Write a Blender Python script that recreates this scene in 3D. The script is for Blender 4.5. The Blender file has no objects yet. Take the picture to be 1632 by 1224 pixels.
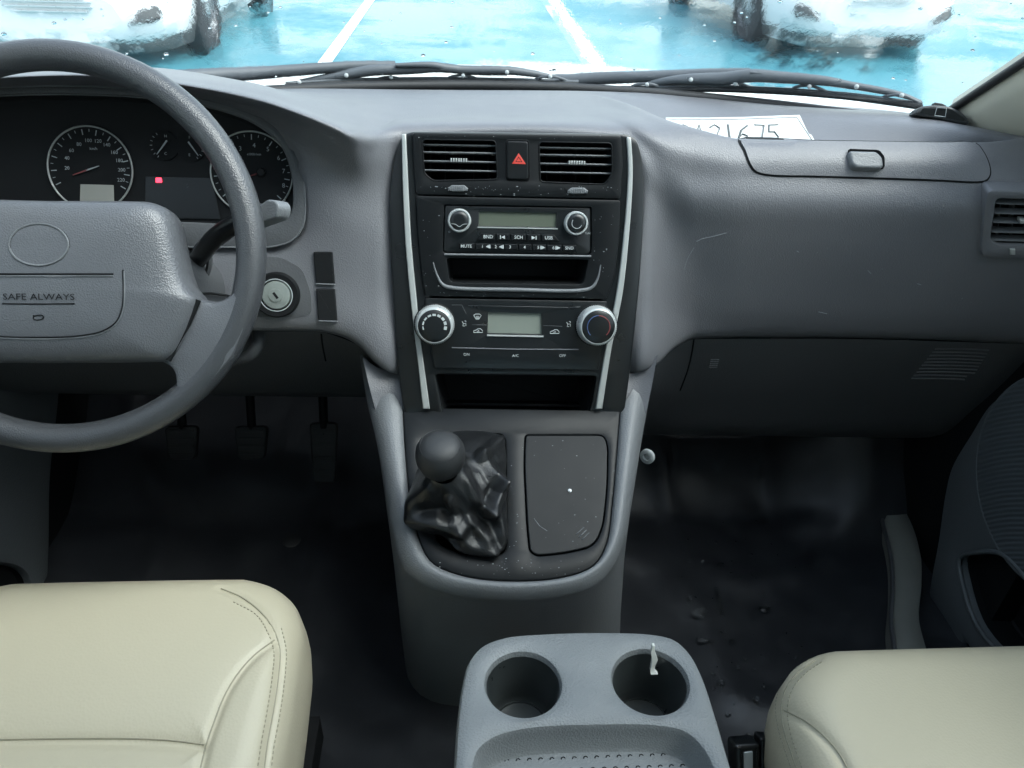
import bpy, bmesh, math, random
from mathutils import Vector, Matrix, noise
from mathutils.bvhtree import BVHTree
from mathutils.geometry import delaunay_2d_cdt
random.seed(7)
scene = bpy.context.scene
COL = scene.collection
V = Vector
# ------------------------------------------------------------------ camera, sky, sun, exposure
FPX = 1226.0
PITCH, YAW, ROLL = math.radians(33.7), math.radians(4.6), math.radians(2.4)
CAM = V((-0.078, 0.0, 1.03))
fh = V((math.sin(YAW), math.cos(YAW), 0)); r0 = V((math.cos(YAW), -math.sin(YAW), 0))
FW = fh * math.cos(PITCH) + V((0, 0, -math.sin(PITCH)))
u0 = fh * math.sin(PITCH) + V((0, 0, math.cos(PITCH)))
RT = r0 * math.cos(ROLL) + u0 * math.sin(ROLL)
UP = u0 * math.cos(ROLL) - r0 * math.sin(ROLL)
cd = bpy.data.cameras.new('camera'); cam = bpy.data.objects.new('camera', cd); COL.objects.link(cam)
cd.sensor_width = 36; cd.lens = FPX / 1632 * 36; cd.clip_start = 0.02; cd.clip_end = 500
m3 = Matrix((RT, UP, -FW)).transposed(); cam.matrix_world = Matrix.Translation(CAM) @ m3.to_4x4()
scene.camera = cam

SUN_EL, SUN_AZ = math.radians(58), math.radians(112)
world = bpy.data.worlds.new('World'); scene.world = world; world.use_nodes = True
wn = world.node_tree.nodes; wl = world.node_tree.links
sky = wn.new('ShaderNodeTexSky'); sky.sky_type = 'NISHITA'; sky.sun_disc = False
sky.sun_elevation = SUN_EL; sky.sun_rotation = SUN_AZ; sky.air_density = 1.4; sky.dust_density = 2.0; sky.ozone_density = 1.0
hs = wn.new('ShaderNodeHueSaturation'); hs.inputs['Saturation'].default_value = .5; wl.new(sky.outputs[0], hs.inputs['Color']); wl.new(hs.outputs[0], wn['Background'].inputs[0]); wn['Background'].inputs[1].default_value = 0.15
sd = bpy.data.lights.new('sun', 'SUN'); sd.energy = 1.2; sd.angle = math.radians(45); sd.color = (1, .97, .93)
sun = bpy.data.objects.new('sun', sd); COL.objects.link(sun)
sdir = V((math.sin(SUN_AZ) * math.cos(SUN_EL), math.cos(SUN_AZ) * math.cos(SUN_EL), math.sin(SUN_EL)))
sun.rotation_euler = (-sdir).to_track_quat('-Z', 'Y').to_euler()
scene.view_settings.view_transform = 'Standard'; scene.view_settings.look = 'None'
scene.view_settings.exposure = 2.0; scene.view_settings.gamma = 1
scene.cycles.use_denoising = True
scene.cycles.max_bounces = 10; scene.cycles.diffuse_bounces = 5; scene.cycles.glossy_bounces = 4
scene.cycles.transmission_bounces = 8; scene.cycles.transparent_max_bounces = 12
scene.cycles.sample_clamp_indirect = 8

# ------------------------------------------------------------------ helpers: view rays and planes
def ray(px, py): return RT * ((px - 816) / FPX) + UP * ((612 - py) / FPX) + FW
def PY(px, py, Y):
    d = ray(px, py); return CAM + d * ((Y - CAM.y) / d.y)
def PZ(px, py, Z):
    d = ray(px, py); return CAM + d * ((Z - CAM.z) / d.z)
def PX(px, py, X):
    d = ray(px, py); return CAM + d * ((X - CAM.x) / d.x)
def proj(p):
    v = p - CAM; w = v.dot(FW); return 816 + FPX * v.dot(RT) / w, 612 - FPX * v.dot(UP) / w
def xat(px, y, z):
    v0 = V((0, y, z)) - CAM; xc = (px - 816) / FPX
    return (xc * FW.dot(v0) - RT.dot(v0)) / (RT.x - xc * FW.x)
def hid(px, y, z): return (proj(V((xat(px, y, z), y, z)))[1], y)

class Pl:
    def __init__(s, o, ex, ey):
        s.o = V(o); s.ex = V(ex).normalized(); ey = V(ey); s.ey = (ey - s.ex * ey.dot(s.ex)).normalized(); s.n = s.ex.cross(s.ey)
    def uv(s, px, py, h=0):
        d = ray(px, py); t = (s.o + s.n * h - CAM).dot(s.n) / d.dot(s.n); p = CAM + d * t - s.o
        return V((p.dot(s.ex), p.dot(s.ey)))
    def w(s, uv, h=0): return s.o + s.ex * uv[0] + s.ey * uv[1] + s.n * h
    def ol(s, pts, h=0): return [s.uv(p[0], p[1], h) for p in pts]
    def off(s, h): return Pl(s.o + s.n * h, s.ex, s.ey)

def plane_at(bvh, px, py, flat=False):
    hit = bvh.ray_cast(CAM, ray(px, py).normalized()); p, n = hit[0], hit[1]
    if n.dot(FW) > 0: n = -n
    ex = V((1, 0, 0)); ex = (ex - n * ex.dot(n)).normalized()
    return Pl(p, ex, n.cross(ex))

def spline(pts, n, closed=False):
    """centripetal Catmull-Rom through pts, n samples per segment"""
    P = [V(p) for p in pts]; m = len(P)
    if closed: P = [P[-1]] + P + [P[0], P[1]]; segs = m
    else: P = [P[0] * 2 - P[1]] + P + [P[-1] * 2 - P[-2]]; segs = m - 1
    out = []
    for i in range(segs):
        a, b, c, d = P[i:i + 4]
        t0 = 0; t1 = t0 + max(1e-6, (b - a).length ** .5); t2 = t1 + max(1e-6, (c - b).length ** .5); t3 = t2 + max(1e-6, (d - c).length ** .5)
        for k in range(n):
            t = t1 + (t2 - t1) * k / n
            A1 = a * ((t1 - t) / (t1 - t0)) + b * ((t - t0) / (t1 - t0)); A2 = b * ((t2 - t) / (t2 - t1)) + c * ((t - t1) / (t2 - t1))
            A3 = c * ((t3 - t) / (t3 - t2)) + d * ((t - t2) / (t3 - t2))
            B1 = A1 * ((t2 - t) / (t2 - t0)) + A2 * ((t - t0) / (t2 - t0)); B2 = A2 * ((t3 - t) / (t3 - t1)) + A3 * ((t - t1) / (t3 - t1))
            out.append(B1 * ((t2 - t) / (t2 - t1)) + B2 * ((t - t1) / (t2 - t1)))
    if not closed: out.append(P[-2])
    return out

def pchip(xs, ys, x):
    n = len(xs)
    if x <= xs[0]: return ys[0]
    if x >= xs[-1]: return ys[-1]
    h = [xs[i + 1] - xs[i] for i in range(n - 1)]; dl = [(ys[i + 1] - ys[i]) / h[i] for i in range(n - 1)]
    def tan(i):
        if i == 0: return dl[0]
        if i == n - 1: return dl[-1]
        if dl[i - 1] * dl[i] <= 0: return 0
        w1 = 2 * h[i] + h[i - 1]; w2 = h[i] + 2 * h[i - 1]
        return (w1 + w2) / (w1 / dl[i - 1] + w2 / dl[i])
    i = max(k for k in range(n - 1) if xs[k] <= x); t = (x - xs[i]) / h[i]
    return (2 * t**3 - 3 * t**2 + 1) * ys[i] + (t**3 - 2 * t**2 + t) * h[i] * tan(i) + (-2 * t**3 + 3 * t**2) * ys[i + 1] + (t**3 - t**2) * h[i] * tan(i + 1)

def resample(pts, n, closed=False):
    P = [V(p) for p in pts] + ([V(pts[0])] if closed else [])
    L = [0]
    for a, b in zip(P, P[1:]): L.append(L[-1] + (b - a).length)
    out = []; k = 0
    for i in range(n):
        s = L[-1] * i / (n if closed else n - 1)
        while k < len(L) - 2 and L[k + 1] < s: k += 1
        t = (s - L[k]) / max(1e-9, L[k + 1] - L[k]); out.append(P[k].lerp(P[k + 1], min(1, t)))
    return out

def rr(pts, r, seg=5):
    out = []; n = len(pts)
    rs = r if isinstance(r, (list, tuple)) else [r] * n
    for i in range(n):
        a, b, c = V(pts[i - 1]), V(pts[i]), V(pts[(i + 1) % n])
        q = min(rs[i], (a - b).length * .49, (c - b).length * .49)
        if q < 1e-6: out.append(b); continue
        p0 = b + (a - b).normalized() * q; p2 = b + (c - b).normalized() * q
        for k in range(seg + 1):
            t = k / seg; out.append(p0 * (1 - t)**2 + b * (2 * t * (1 - t)) + p2 * t * t)
    return out

def area2(l): return sum(l[i - 1][0] * l[i][1] - l[i][0] * l[i - 1][1] for i in range(len(l)))
def ccw(l):
    l = [V((p[0], p[1])) for p in l]
    o = []
    for p in l:
        if not o or (p - o[-1]).length > 1e-6: o.append(p)
    if (o[0] - o[-1]).length < 1e-6: o.pop()
    return o if area2(o) > 0 else o[::-1]
def inset(l, d):
    n = len(l); out = []
    for i in range(n):
        a, b, c = l[i - 1], l[i], l[(i + 1) % n]
        e1 = (b - a).normalized(); e2 = (c - b).normalized()
        n1 = V((-e1.y, e1.x)); n2 = V((-e2.y, e2.x)); m = n1 + n2
        if m.length < 1e-6: m = n1
        m.normalize(); k = max(.5, m.dot(n1)); out.append(b + m * (d / k))
    for _ in range(6):
        hit = False
        for i in range(n):
            j = (i + 1) % n
            if (out[j] - out[i]).dot(l[j] - l[i]) < -1e-14: out[i] = out[j] = (out[i] + out[j]) / 2; hit = True
        if not hit: break
    return out

# ------------------------------------------------------------------ helpers: objects
def setp(o, label=None, cat=None, group=None, kind=None):
    if label: o['label'] = label
    if cat: o['category'] = cat
    if group: o['group'] = group
    if kind: o['kind'] = kind
    return o
def thing(name, label, cat, loc=(0, 0, 0), group=None):
    o = bpy.data.objects.new(name, None); COL.objects.link(o); o.location = loc; o.empty_display_size = .05
    return setp(o, label, cat, group)
def origin(parent):
    p = V((0, 0, 0))
    while parent: p += parent.location; parent = parent.parent
    return p
def mk(name, verts, faces, mat, parent=None, smooth=True, sharp=40, loc=None):
    me = bpy.data.meshes.new(name); o0 = origin(parent)
    base = V(loc) if loc is not None else V((0, 0, 0))
    me.from_pydata([tuple(V(v) - o0 - base) for v in verts], [], [tuple(f) for f in faces]); me.validate()
    bm = bmesh.new(); bm.from_mesh(me); bmesh.ops.remove_doubles(bm, verts=bm.verts, dist=1e-6); bm.normal_update(); bm.to_mesh(me); bm.free()
    if smooth:
        me.shade_smooth()
        if sharp: me.set_sharp_from_angle(angle=math.radians(sharp))
        for p_ in me.polygons:
            if len(p_.vertices) > 4: p_.use_smooth = False
    if mat: me.materials.append(mat)
    o = bpy.data.objects.new(name, me); COL.objects.link(o); o.location = base
    if parent: o.parent = parent
    return o
def fixn(o):
    bm = bmesh.new(); bm.from_mesh(o.data); bmesh.ops.recalc_face_normals(bm, faces=bm.faces); bm.to_mesh(o.data); bm.free(); return o
def copy_tree(o, parent=None):
    c = o.copy(); COL.objects.link(c); c.parent = parent
    for ch in list(o.children): copy_tree(ch, c)
    return c
class MB:
    """collects pieces that become ONE mesh"""
    def __init__(s): s.v = []; s.f = []
    def add(s, vs, fs):
        k = len(s.v); s.v += [V(v) for v in vs]; s.f += [tuple(i + k for i in f) for f in fs]; return s
    def build(s, name, mat, parent=None, **k): return mk(name, s.v, s.f, mat, parent, **k)
def rings(loops, closed=True, cap0=False, cap1=False):
    vs = [p for l in loops for p in l]; n = len(loops[0]); fs = []
    for i in range(len(loops) - 1):
        for j in range(n if closed else n - 1):
            a = i * n + j; b = i * n + (j + 1) % n; fs.append((a, b, b + n, a + n))
    if cap0: fs.append(tuple(range(n - 1, -1, -1)))
    if cap1: fs.append(tuple(range((len(loops) - 1) * n, len(loops) * n)))
    return vs, fs
def prism_data(pl, outline, h0, h1, bev=0.001, seg=3):
    l = ccw(outline); loops = [[pl.w(p, h0) for p in l]]
    if bev > 0:
        for k in range(seg + 1):
            a = math.pi / 2 * k / seg; q = inset(l, bev * (1 - math.cos(a))); loops.append([pl.w(p, h1 - bev * (1 - math.sin(a))) for p in q])
        loops.append([pl.w(p, h1) for p in inset(l, bev * 1.35)])
    else: loops.append([pl.w(p, h1) for p in l])
    return rings(loops, True, True, True)
def prism(name, pl, outline, h0, h1, bev, mat, parent, **k):
    v, f = prism_data(pl, outline, h0, h1, bev); return mk(name, v, f, mat, parent, **k)
def plate(name, pl, outer, holes, h, back, bev, mat, parent, hole_depth=.01):
    outer = ccw(outer); holes = [ccw(x) for x in holes]; loops = [inset(outer, bev)] + [inset(x, -bev) for x in holes]
    pts = []; faces = []
    for l in loops: faces.append(list(range(len(pts), len(pts) + len(l)))); pts += l
    r = delaunay_2d_cdt(pts, [], faces, 2, 1e-7)
    mb = MB(); tris = [t if area2([r[0][i] for i in t]) > 0 else t[::-1] for t in r[2]]
    mb.add([pl.w(p, h) for p in r[0]], tris)
    top = [pl.w(p, h) for p in loops[0]]; mid = [pl.w(p, h - bev * .3) for p in inset(outer, bev * .3)]; ed = [pl.w(p, h - bev) for p in outer]; bot = [pl.w(p, back) for p in outer]
    mb.add(*rings([bot, ed, mid, top]))
    for x, l in zip(holes, loops[1:]):
        mb.add(*rings([[pl.w(p, h) for p in l], [pl.w(p, h - bev * .3) for p in inset(x, -bev * .3)], [pl.w(p, h - bev) for p in x], [pl.w(p, h - hole_depth) for p in x]]))
    return mb.build(name, mat, parent, sharp=35)
def pocket(name, pl, loop, h, depth, shrink, mat, parent, shift=(0, 0)):
    l = ccw(loop); q = [p + V(shift) for p in inset(l, shrink)]; q2 = [p + V(shift) for p in inset(l, shrink + .003)]
    v, f = rings([[pl.w(p, h) for p in l], [pl.w(p, h - depth + .003) for p in q], [pl.w(p, h - depth) for p in q2]], True, False, True)
    return mk(name, v, f, mat, parent)
def lathe_data(pl, uv, prof, seg=40, knurl=0, el=1.0):
    loops = []
    for e in prof:
        r, h = e[0], e[1]; kn = e[2] if len(e) > 2 else 0; l = []
        for k in range(seg):
            a = 2 * math.pi * k / seg; q = r + (kn if k % 2 else 0); l.append(pl.w((uv[0] + q * math.cos(a), uv[1] + q * math.sin(a) * el), h))
        loops.append(l)
    return rings(loops, True, False, True)
def lathe(name, pl, uv, prof, mat, parent, seg=40, el=1.0, **k):
    v, f = lathe_data(pl, uv, prof, seg, 0, el); return mk(name, v, f, mat, parent, **k)
def tube_data(path, rad, sides=10, closed=False, caps=True, squash=None):
    P = [V(p) for p in path]; n = len(P); loops = []; prev = None
    for i in range(n):
        if closed: t = P[(i + 1) % n] - P[i - 1]
        else: t = P[min(i + 1, n - 1)] - P[max(i - 1, 0)]
        t.normalize()
        if prev is None:
            a = V((0, 0, 1)) if abs(t.z) < .9 else V((1, 0, 0)); s = t.cross(a).normalized()
        else: s = (prev - t * prev.dot(t)).normalized()
        prev = s; b = t.cross(s); r = rad[i] if isinstance(rad, (list, tuple)) else rad; q = squash or 1
        loops.append([P[i] + (s * math.cos(2 * math.pi * k / sides) + b * math.sin(2 * math.pi * k / sides) * q) * r for k in range(sides)])
    if closed: loops.append(loops[0])
    return rings(loops, True, caps and not closed, caps and not closed)
def tube(name, path, rad, mat, parent, sides=10, closed=False, squash=None, **k):
    v, f = tube_data(path, rad, sides, closed, True, squash); return mk(name, v, f, mat, parent, sharp=60, **k)
def box_data(c, sx, sy, sz, rot=None):
    vs = []
    for x in (-1, 1):
        for y in (-1, 1):
            for z in (-1, 1):
                p = V((x * sx / 2, y * sy / 2, z * sz / 2))
                if rot: p = rot @ p
                vs.append(V(c) + p)
    return vs, [(0, 1, 3, 2), (4, 6, 7, 5), (0, 4, 5, 1), (2, 3, 7, 6), (0, 2, 6, 4), (1, 5, 7, 3)]
def bvh_of(o):
    M = origin(o.parent) + o.location; return BVHTree.FromPolygons([v.co + M for v in o.data.vertices], [tuple(p.vertices) for p in o.data.polygons])
def cast(bvh, px, py):
    h = bvh.ray_cast(CAM, ray(px, py).normalized())
    if h[0] is None: return None, None
    n = h[1]; return h[0], (n if n.dot(FW) < 0 else -n)
def drape(name, bvh, outline_px, off, skirt, mat, parent, step=9, smooth_n=True):
    l = ccw(outline_px); pts = list(l); nb = len(l)
    xs = [p.x for p in l]; ys = [p.y for p in l]
    def inside(q):
        c = False
        for i in range(nb):
            a, b = l[i - 1], l[i]
            if (a.y > q.y) != (b.y > q.y) and q.x < (b.x - a.x) * (q.y - a.y) / (b.y - a.y) + a.x: c = not c
        return c and min((q - p).length for p in l) > step * .4
    x = min(xs)
    while x < max(xs):
        y = min(ys)
        while y < max(ys):
            q = V((x, y))
            if inside(q): pts.append(q)
            y += step
        x += step
    r = delaunay_2d_cdt(pts, [], [list(range(nb))], 1, 1e-4)
    co = []; lo = []
    for p in r[0]:
        h, n = cast(bvh, p.x, p.y)
        if h is None: h = CAM + ray(p.x, p.y); n = -FW
        co.append(h + n * off); lo.append(h - n * skirt)
    mb = MB(); mb.add(co, [t[::-1] for t in r[2]])
    idx = {}
    edge = {}
    for t in r[2]:
        for i in range(3):
            a, b = t[i - 1], t[i]; edge[(a, b)] = 1
    for (a, b) in edge:
        if (b, a) not in edge: mb.add([co[a], co[b], lo[b], lo[a]], [(0, 1, 2, 3)])
    o = mb.build(name, mat, parent, sharp=50); return fixn(o)
def drape_line(bvh, pts, n=6, off=0):
    out = []
    for p in spline([(x, y, 0) for x, y in pts], n):
        h, nn = cast(bvh, p.x, p.y)
        if h is not None: out.append(h + nn * off)
    return out
def text(s, pl, px, py, size_px, mat, parent, name='lettering', h=.0003, rot=0, squeeze=1.0, thick=.00015, bold=0):
    cu = bpy.data.curves.new('t', 'FONT'); cu.body = s; cu.align_x = 'CENTER'; cu.align_y = 'CENTER'; cu.size = 1; cu.resolution_u = 2; cu.offset = bold
    o = bpy.data.objects.new('t', cu); COL.objects.link(o); dg = bpy.context.evaluated_depsgraph_get(); dg.update()
    me = bpy.data.meshes.new_from_object(o.evaluated_get(dg)); bpy.data.objects.remove(o); bpy.data.curves.remove(cu)
    c = pl.uv(px, py, h); sc = (pl.uv(px, py - size_px * .5, h) - pl.uv(px, py + size_px * .5, h)).length * 1.35
    vs = []
    for v in me.vertices:
        x, y = v.co.x * squeeze, v.co.y; a = math.radians(rot)
        vs.append(pl.w((c.x + (x * math.cos(a) - y * math.sin(a)) * sc, c.y + (x * math.sin(a) + y * math.cos(a)) * sc), h + thick))
    fs = [tuple(p.vertices) for p in me.polygons]; bpy.data.meshes.remove(me)
    return mk(name, vs, fs, mat, parent, smooth=False)
def loft_rows(rows, px0, px1, step, nsub):
    """rows: dicts {px:(py,Y)}; every row is sampled at common view columns, then splined down the columns"""
    cols = []; px = px0
    while px <= px1:
        c = []
        for rw in rows:
            ks = sorted(rw); c.append(PY(px, pchip(ks, [rw[k][0] for k in ks], px), pchip(ks, [rw[k][1] for k in ks], px)))
        cols.append(spline(c, nsub)); px += step
    return rings(cols, False)

# ------------------------------------------------------------------ materials
def new_mat(name):
    m = bpy.data.materials.new(name); m.use_nodes = True; nt = m.node_tree; b = nt.nodes['Principled BSDF']
    return m, nt, b
def mat(name, col, rough=.5, metal=0, grain=0, gscale=500, var=.12, vscale=9, rvar=.08, spec=.5, emit=None, coat=0, gtype='noise', dist=.0006, wear=0, wearcol=(.3, .32, .34)):
    m, nt, b = new_mat(name); N = nt.nodes; L = nt.links
    b.inputs['Metallic'].default_value = metal; b.inputs['Specular IOR Level'].default_value = spec; b.inputs['Coat Weight'].default_value = coat
    tc = N.new('ShaderNodeTexCoord')
    n1 = N.new('ShaderNodeTexNoise'); n1.inputs['Scale'].default_value = vscale; n1.inputs['Detail'].default_value = 6; n1.inputs['Roughness'].default_value = .65; L.new(tc.outputs['Object'], n1.inputs['Vector'])
    mx = N.new('ShaderNodeMix'); mx.data_type = 'RGBA'; L.new(n1.outputs['Fac'], mx.inputs['Factor'])
    mx.inputs['A'].default_value = (*[c * (1 - var) for c in col], 1); mx.inputs['B'].default_value = (*[min(1, c * (1 + var)) for c in col], 1)
    cout = mx.outputs['Result']
    if wear:
        n3 = N.new('ShaderNodeTexNoise'); n3.inputs['Scale'].default_value = 55; n3.inputs['Detail'].default_value = 8; n3.inputs['Roughness'].default_value = .8; L.new(tc.outputs['Object'], n3.inputs['Vector'])
        rp = N.new('ShaderNodeMapRange'); rp.inputs['From Min'].default_value = .64; rp.inputs['From Max'].default_value = .74; rp.inputs['To Max'].default_value = wear; L.new(n3.outputs['Fac'], rp.inputs['Value'])
        m2 = N.new('ShaderNodeMix'); m2.data_type = 'RGBA'; L.new(rp.outputs[0], m2.inputs['Factor']); L.new(cout, m2.inputs['A']); m2.inputs['B'].default_value = (*wearcol, 1); cout = m2.outputs['Result']
    L.new(cout, b.inputs['Base Color'])
    mr = N.new('ShaderNodeMapRange'); mr.inputs['To Min'].default_value = max(.02, rough - rvar); mr.inputs['To Max'].default_value = min(1, rough + rvar)
    L.new(n1.outputs['Fac'], mr.inputs['Value']); L.new(mr.outputs[0], b.inputs['Roughness'])
    if grain:
        if gtype == 'voronoi':
            g = N.new('ShaderNodeTexVoronoi'); g.inputs['Scale'].default_value = gscale; out = g.outputs['Distance']
        else:
            g = N.new('ShaderNodeTexNoise'); g.inputs['Scale'].default_value = gscale; g.inputs['Detail'].default_value = 3; out = g.outputs['Fac']
        L.new(tc.outputs['Object'], g.inputs['Vector'])
        bp = N.new('ShaderNodeBump'); bp.inputs['Strength'].default_value = grain; bp.inputs['Distance'].default_value = dist
        L.new(out, bp.inputs['Height']); L.new(bp.outputs[0], b.inputs['Normal'])
    if emit:
        b.inputs['Emission Color'].default_value = (*emit[:3], 1); b.inputs['Emission Strength'].default_value = emit[3]
    return m
M = {}
M['dash'] = mat('dash_plastic', (.130, .133, .144), .42, spec=.6, rvar=.12, grain=.42, gscale=620, var=.11, gtype='voronoi', wear=.10, dist=.0007)
M['dash_low'] = mat('lower_plastic', (.075, .079, .084), .55, grain=.5, gscale=420, var=.1, gtype='voronoi')
M['console'] = mat('console_plastic', (.14, .149, .157), .44, grain=.5, gscale=500, var=.08, gtype='voronoi', wear=.12)
M['black'] = mat('black_trim', (.008, .0095, .0105), .30, var=.25, vscale=22, rvar=.1, wear=.14, wearcol=(.07, .08, .085))
M['panel'] = mat('panel_black', (.0062, .0075, .0085), .40, spec=.22, var=.2, vscale=18, rvar=.1, wear=.12, wearcol=(.05, .056, .06))
M['soft'] = mat('matte_black', (.008, .009, .010), .6, spec=.2, var=.2)
M['pit'] = mat('pocket_black', (.007, .008, .009), .7, spec=.2, var=.2)
M['silver'] = mat('silver_trim', (.42, .44, .43), .35, metal=.25, var=.05, rvar=.05)
M['lock'] = mat('lock_metal', (.25, .28, .262), .4, metal=.2, var=.2, vscale=120)
M['chrome'] = mat('chrome', (.52, .55, .55), .28, metal=.35, var=.04, rvar=.05)
M['wheel'] = mat('wheel_plastic', (.052, .055, .060), .31, spec=.6, grain=.5, gscale=700, var=.07, rvar=.05, gtype='voronoi', dist=.0006)
M['hub'] = mat('hub_plastic', (.098, .103, .112), .33, spec=.65, grain=.5, gscale=680, var=.08, rvar=.06, gtype='voronoi', dist=.0006)
M['white'] = mat('white_print', (.46, .49, .49), .6, var=.02)
M['dimprint'] = mat('grey_print', (.34, .37, .38), .6, var=.02)
M['red'] = mat('red_print', (.55, .05, .035), .5, var=.03)
M['redglow'] = mat('red_lamp', (.5, .02, .03), .4, emit=(1, .03, .06, 1.3))
M['redarc'] = mat('red_arc', (.20, .045, .045), .5); M['bluearc'] = mat('blue_arc', (.045, .075, .17), .5)
M['lcd'] = mat('lcd_dark', (.10, .115, .09), .18, var=.05, rvar=.03)
M['lcd2'] = mat('lcd_grey', (.20, .225, .195), .25, var=.05, rvar=.03)
M['odo'] = mat('odometer_lcd', (.30, .30, .27), .3, var=.05)
M['knob'] = mat('knob_grey', (.022, .0235, .025), .55, grain=.3, gscale=700, var=.08)
M['leather'] = mat('black_leather', (.010, .011, .012), .34, grain=.6, gscale=650, var=.2, rvar=.08, gtype='voronoi', dist=.0005)
M['cream'] = mat('cream_leather', (.51, .465, .345), .42, grain=.35, gscale=360, var=.04, vscale=5, rvar=.05, gtype='voronoi', dist=.0005)
M['creamseam'] = mat('cream_seam', (.30, .28, .205), .6)
M['thread'] = mat('cream_thread', (.46, .43, .33), .6)
M['beige'] = mat('beige_trim', (.66, .64, .54), .6, grain=.3, gscale=600, var=.03)
M['tray'] = mat('tray_plastic', (.20, .216, .223), .44, grain=.8, gscale=480, var=.04, vscale=5, rvar=.05, dist=.0006, gtype='voronoi')
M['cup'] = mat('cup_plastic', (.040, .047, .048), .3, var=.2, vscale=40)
M['rubber'] = mat('black_rubber', (.020, .021, .022), .55, var=.15)
M['wiper'] = mat('wiper_grey', (.085, .095, .105), .5, var=.12, vscale=30)
M['carwhite'] = mat('white_paint', (.7, .7, .69), .25, var=.02, coat=.5)
M['tyre'] = mat('tyre', (.03, .03, .032), .8, var=.2)
M['rim'] = mat('alloy', (.5, .52, .53), .3, metal=.8)
M['darkglass'] = mat('dark_glass', (.02, .025, .03), .08, var=.1, rvar=.02)
M['lamp'] = mat('lamp_lens', (.6, .65, .68), .12, var=.05)
M['paper'] = mat('paper', (.55, .57, .56), .7, var=.02)
M['pencil'] = mat('grey_ink', (.09, .10, .10), .7, var=.15, vscale=200)
M['device'] = mat('device_grey', (.055, .058, .06), .38, var=.15, vscale=40)
M['sill'] = mat('sill_trim', (.20, .205, .185), .5, grain=.3, gscale=200, var=.18, vscale=12)
M['door'] = mat('door_plastic', (.10, .113, .12), .5, grain=.5, gscale=420, var=.08, gtype='voronoi')
M['white_line'] = mat('line_paint', (.78, .78, .74), .45, var=.06, vscale=3)
M['headliner'] = mat('headliner', (.42, .425, .42), .9, var=.03)
M['clear'] = None

def mat_floor():
    m = mat('floor_rubber', (.022, .024, .028), .42, spec=.42, grain=.35, gscale=900, var=.35, vscale=7, rvar=.16, dist=.0004)
    nt = m.node_tree; N = nt.nodes; L = nt.links; b = N['Principled BSDF']; tc = next(n for n in N if n.type == 'TEX_COORD')
    n = N.new('ShaderNodeTexNoise'); n.inputs['Scale'].default_value = 13; n.inputs['Detail'].default_value = 9; n.inputs['Roughness'].default_value = .7; n.inputs['Distortion'].default_value = .6
    L.new(tc.outputs['Object'], n.inputs['Vector'])
    r = N.new('ShaderNodeMapRange'); r.inputs['From Min'].default_value = .42; r.inputs['From Max'].default_value = .66; r.inputs['To Min'].default_value = .32; r.inputs['To Max'].default_value = .5
    L.new(n.outputs['Fac'], r.inputs['Value']); L.new(r.outputs[0], b.inputs['Roughness'])
    old = b.inputs['Base Color'].links[0].from_socket
    mx = N.new('ShaderNodeMix'); mx.data_type = 'RGBA'; r2 = N.new('ShaderNodeMapRange'); r2.inputs['From Min'].default_value = .5; r2.inputs['From Max'].default_value = .75; r2.inputs['To Max'].default_value = .6
    L.new(n.outputs['Fac'], r2.inputs['Value']); L.new(r2.outputs[0], mx.inputs['Factor']); L.new(old, mx.inputs['A']); mx.inputs['B'].default_value = (.036, .039, .044, 1); L.new(mx.outputs['Result'], b.inputs['Base Color'])
    return m
M['floor'] = mat_floor(); M['carpet'] = mat('black_carpet', (.015, .016, .018), .85, spec=.15, grain=.6, gscale=700, var=.3, dist=.001)

def mat_ground():
    m = mat('painted_ground', (.062, .215, .26), .3, spec=.33, var=.25, vscale=.9, rvar=.15, grain=.25, gscale=40, dist=.004)
    nt = m.node_tree; N = nt.nodes; L = nt.links; b = N['Principled BSDF']; tc = next(n for n in N if n.type == 'TEX_COORD')
    n = N.new('ShaderNodeTexNoise'); n.inputs['Scale'].default_value = .55; n.inputs['Detail'].default_value = 8; n.inputs['Roughness'].default_value = .7; L.new(tc.outputs['Object'], n.inputs['Vector'])
    r = N.new('ShaderNodeMapRange'); r.inputs['From Min'].default_value = .45; r.inputs['From Max'].default_value = .62; r.inputs['To Min'].default_value = .14; r.inputs['To Max'].default_value = .6
    L.new(n.outputs['Fac'], r.inputs['Value']); L.new(r.outputs[0], b.inputs['Roughness'])
    return m
M['ground'] = mat_ground()

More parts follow.
